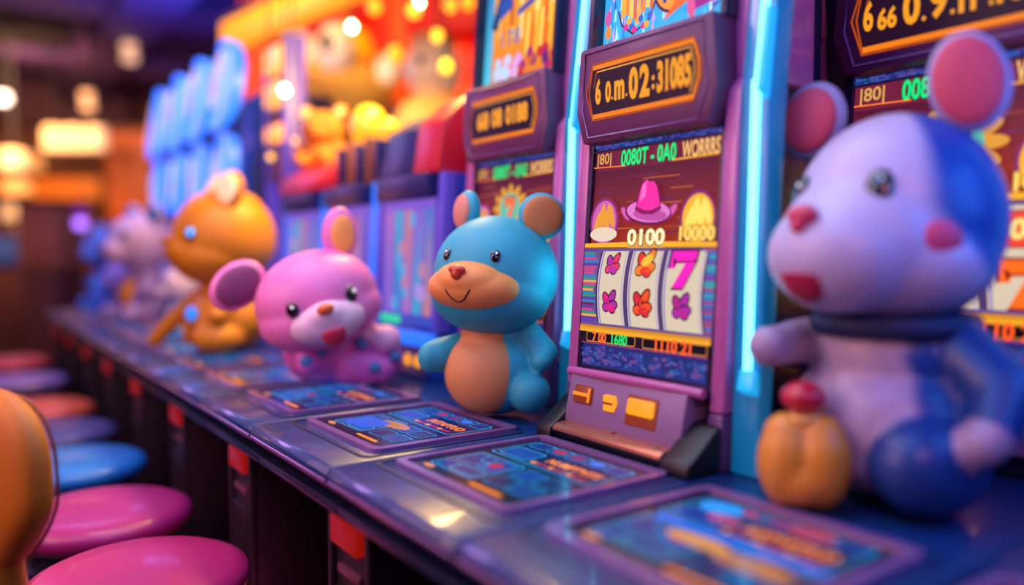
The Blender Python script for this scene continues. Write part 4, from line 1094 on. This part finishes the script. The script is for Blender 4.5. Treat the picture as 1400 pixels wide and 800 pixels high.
p = spot(110, 306, 6.6); t = thing('globe_lamp', 'violet globe lamp standing above the blue toy', 'lamp', (p.x, p.y, 0))
b = new(); lathe(b, [(0, p.z - .045), (.035, p.z - .03), (.048, p.z), (.035, p.z + .03), (0, p.z + .045)], 20); obj('globe', b, mat('violet globe', 'b070ff', .3, emit=(.42, .18, 1.0, 1), es=2.6), t, 180)
b = new(); lathe(b, [(0, p.z + .045), (.045, p.z + .05), (.045, p.z + .13), (.0, p.z + .14)], 20); obj('cap', b, mat('magenta cap', '8a2090', .5, emit='901898', es=.5), t, 60)
b = new(); lathe(b, [(.14, 0), (.14, .02), (.015, .04), (.012, p.z - .044), (0, p.z - .044)], 16); obj('pole', b, m_black, t, 60)

# ================================================================== STOOLS AND CHAIR
m_chrome = mat('dark steel', '3a3340', .25, metal=.9)
def stool(y, colr, label, name='bar_stool', x=.262, r=.182):
    t = thing(name, label, 'stool', (x, y, 0), 0, 'round stools along the counter')
    mc = mat('stool vinyl ' + colr, colr, .42, coat=.15, bump=.1, bscale=120)
    b = new(); lathe(b, [(0, .388), (r * .55, .388), (r * .86, .396), (r * .975, .412), (r, .428), (r * .97, .442), (r * .85, .452), (r * .5, .457), (0, .458)], 48); obj('seat', b, mc, t, 180)
    b = new(); lathe(b, [(0, .36), (r * .5, .362), (r * .55, .387), (0, .3875)], 32); obj('seat_plate', b, m_black, t, 60)
    b = new(); lathe(b, [(0, .03), (.028, .03), (.026, .36), (0, .3605)], 20); obj('pole', b, m_chrome, t, 60)
    b = new(); lathe(b, [(0, 0), (.16, 0), (.165, .012), (.10, .024), (.03, .034), (0, .034)], 32); obj('base', b, m_chrome, t, 60)
    b = new(); tube(b, [(.11 * math.cos(2 * PI * i / 24), .11 * math.sin(2 * PI * i / 24), .17) for i in range(24)], .008, 8, 0, True)
    for i in range(3): tube(b, [(.02 * math.cos(2.09 * i), .02 * math.sin(2.09 * i), .17), (.11 * math.cos(2.09 * i), .11 * math.sin(2.09 * i), .17)], .006, 6)
    obj('foot_ring', b, m_chrome, t, 60)
    return t
stool(1.905, 'a82074', 'round magenta stool, second in the row, partly behind the orange chair')
stool(2.40, '1878d8', 'round blue stool beyond the magenta one')
stool(2.86, '4a4a90', 'round dusky violet stool beyond the blue one')
stool(3.32, 'd85a40', 'round orange red stool in the middle of the row')
stool(4.10, '8a6ab0', 'round mauve stool beyond the orange red one')
stool(4.85, 'd84a58', 'round coral stool, last visible of the row')

m_leather = mat('orange leather', 'd87a18', .52, bump=.25, bscale=200, var=.1)
m_piping = mat('leather piping', '8a440c', .45)
t = stool(1.49, 'c0246c', 'bar chair nearest the viewer with pink round seat and tall orange padded back', 'bar_chair')
bk = Matrix.Translation((-.205, -.085, 0)) @ Matrix.Rotation(math.atan2(.085, .205), 4, 'Z')
b = new(); rings = []; NZ, NA = 26, 40
def bprof(k):
    z = .525 + .275 * k; w = .124 * max(0, 1 - abs((k - .56) / .56 if k < .56 else (k - .56) / .44) ** 2.5) ** .5
    w *= .62 + .38 * sm(0, .45, k); d = .036 * max(0, 1 - abs(2 * k - 1) ** 3.2) ** .5
    return z, max(w, .001), max(d, .001)
for i in range(NZ + 1):
    z, w, d = bprof(.5 - .5 * math.cos(PI * i / NZ))
    rings.append([b.verts.new(bk @ Vector((d * math.copysign(abs(math.sin(2 * PI * k / NA)) ** .75, math.sin(2 * PI * k / NA)) + .10 * (z - .66) * -.3, w * math.copysign(abs(math.cos(2 * PI * k / NA)) ** .8, math.cos(2 * PI * k / NA)), z))) for k in range(NA)])
for A_, B_ in zip(rings, rings[1:]):
    for k in range(NA): b.faces.new([A_[k], A_[(k + 1) % NA], B_[(k + 1) % NA], B_[k]])
bmesh.ops.recalc_face_normals(b, faces=b.faces)
br = obj('backrest', b, m_leather, t, 180)
b = new(); pts = []
for sgn in (1, -1):
    for i in range(21):
        k = .06 + .90 * (i / 20 if sgn > 0 else 1 - i / 20); z, w, d = bprof(k); pts.append(bk @ Vector((d * .90 + .10 * (z - .66) * -.3, sgn * w * .80, z)))
tube(b, pts, .0025, 8, 0, True); obj('piping', b, m_piping, br, 180)
b = new(); cap(b, bk @ Vector((0, 0, .56)), bk @ Vector((.01, 0, .44)), .026, .030); cap(b, bk @ Vector((.01, 0, .44)), bk @ Vector((.06, 0, .372)), .030, .026); cap(b, bk @ Vector((.06, 0, .372)), bk @ Vector((.2, 0, .350)), .026, .02)
obj('back_bracket', b, mat('gold bracket', 'b8701c', .35, coat=.2), t, 180)

# ================================================================== LIGHT
def area(name, loc, target, size, power, col, sizey=None):
    l = bpy.data.lights.new(name, 'AREA'); l.energy = power; l.color = col; l.size = size
    if sizey: l.shape = 'RECTANGLE'; l.size_y = sizey
    o = bpy.data.objects.new(name, l); COL.objects.link(o); o.location = loc
    o.rotation_euler = (Vector(target) - Vector(loc)).to_track_quat('-Z', 'Y').to_euler(); return o
def point(name, loc, power, col, r=.05):
    l = bpy.data.lights.new(name, 'POINT'); l.energy = power; l.color = col; l.shadow_soft_size = r
    o = bpy.data.objects.new(name, l); COL.objects.link(o); o.location = loc; return o
area('overhead_soft', (.55, 1.3, 2.4), (.85, 1.1, .7), 1.1, 15, (.78, .84, 1.0))
area('aisle_warm', (-1.0, 1.7, 1.6), (.85, 1.3, .9), .5, 10, (1.0, .50, .26))
area('aisle_lavender', (-.7, 1.1, 2.1), (.95, .7, 1.0), .6, 8, (.82, .70, 1.0))
area('blue_deck', (.2, .5, 2.0), (.65, 1.2, .68), .6, 8, (.10, .28, 1.0))
area('blue_behind', (1.06, .02, 1.25), (.95, .6, .95), .35, 3.2, (.05, .22, 1.0))
area('cyan_side', (1.02, .98, 1.7), (.90, 1.30, .85), .25, 2.4, (.06, .6, 1.0))
area('cyan_low', (.95, 1.145, .95), (.86, 1.30, .9), .10, .10, (.05, .7, 1.0))
area('gold_spot', (1.20, 2.2, 1.9), (.75, 2.6, 1.05), .3, 30, (1.0, .62, .16))
area('mascot_gold', (.9, 3.5, 2.9), (1.9, 4.4, 1.9), .4, 32, (1.0, .66, .3))
area('pink_front', (.2, 1.9, 2.1), (.75, 1.8, .9), .4, 8, (1.0, .55, .85))
area('blue_far', (.4, 4.0, 2.1), (.72, 4.2, .7), .8, 14, (.3, .36, 1.0))
area('stool_pink', (-.7, 2.4, 1.6), (.27, 1.8, .45), .8, 5.5, (1.0, .45, .6))
area('warm_far', (.3, 9.2, 2.6), (.9, 11.8, 1.4), 1.2, 100, (1.0, .50, .22))
point('ceiling_blue', (1.6, 7.0, 2.4), 70, (.10, .18, 1.0), .3)
point('ceiling_plum', (-.6, 6.0, 2.2), 75, (.58, .28, .85), .4)
point('far_warm_low', (-.6, 8.2, 1.0), 14, (1.0, .42, .30), .4)
area('aisle_pink', (-1.4, 1.3, 1.2), (.95, 1.0, 1.1), .7, 7, (1.0, .42, .72))
area('pink_near', (.15, -.25, 1.6), (1.2, .82, 1.05), .4, 4.5, (1.0, .40, .62))
point('under_counter', (.42, 1.5, .3), .5, (.9, .1, .2), .1)
w = bpy.data.worlds.new('dim hall'); sc.world = w; w.use_nodes = True
w.node_tree.nodes['Background'].inputs[0].default_value = (.22, .12, .42, 1); w.node_tree.nodes['Background'].inputs[1].default_value = .15

# ================================================================== CAMERA
cam = bpy.data.cameras.new('camera'); cam.sensor_width = 36; cam.lens = 36 * F_PX / 1400
co = bpy.data.objects.new('camera', cam); COL.objects.link(co)
co.location = (0, 0, CZ)
co.rotation_euler = FW.to_track_quat('-Z', 'Y').to_euler()
cam.clip_start = .02
cam.dof.use_dof = True; cam.dof.focus_distance = 1.39; cam.dof.aperture_fstop = .66
sc.camera = co
sc.view_settings.view_transform = 'Standard'; sc.view_settings.look = 'None'
sc.view_settings.exposure = 0; sc.view_settings.gamma = 1
sc.cycles.use_denoising = True
sc.cycles.sample_clamp_indirect = 6
sc.cycles.max_bounces = 6
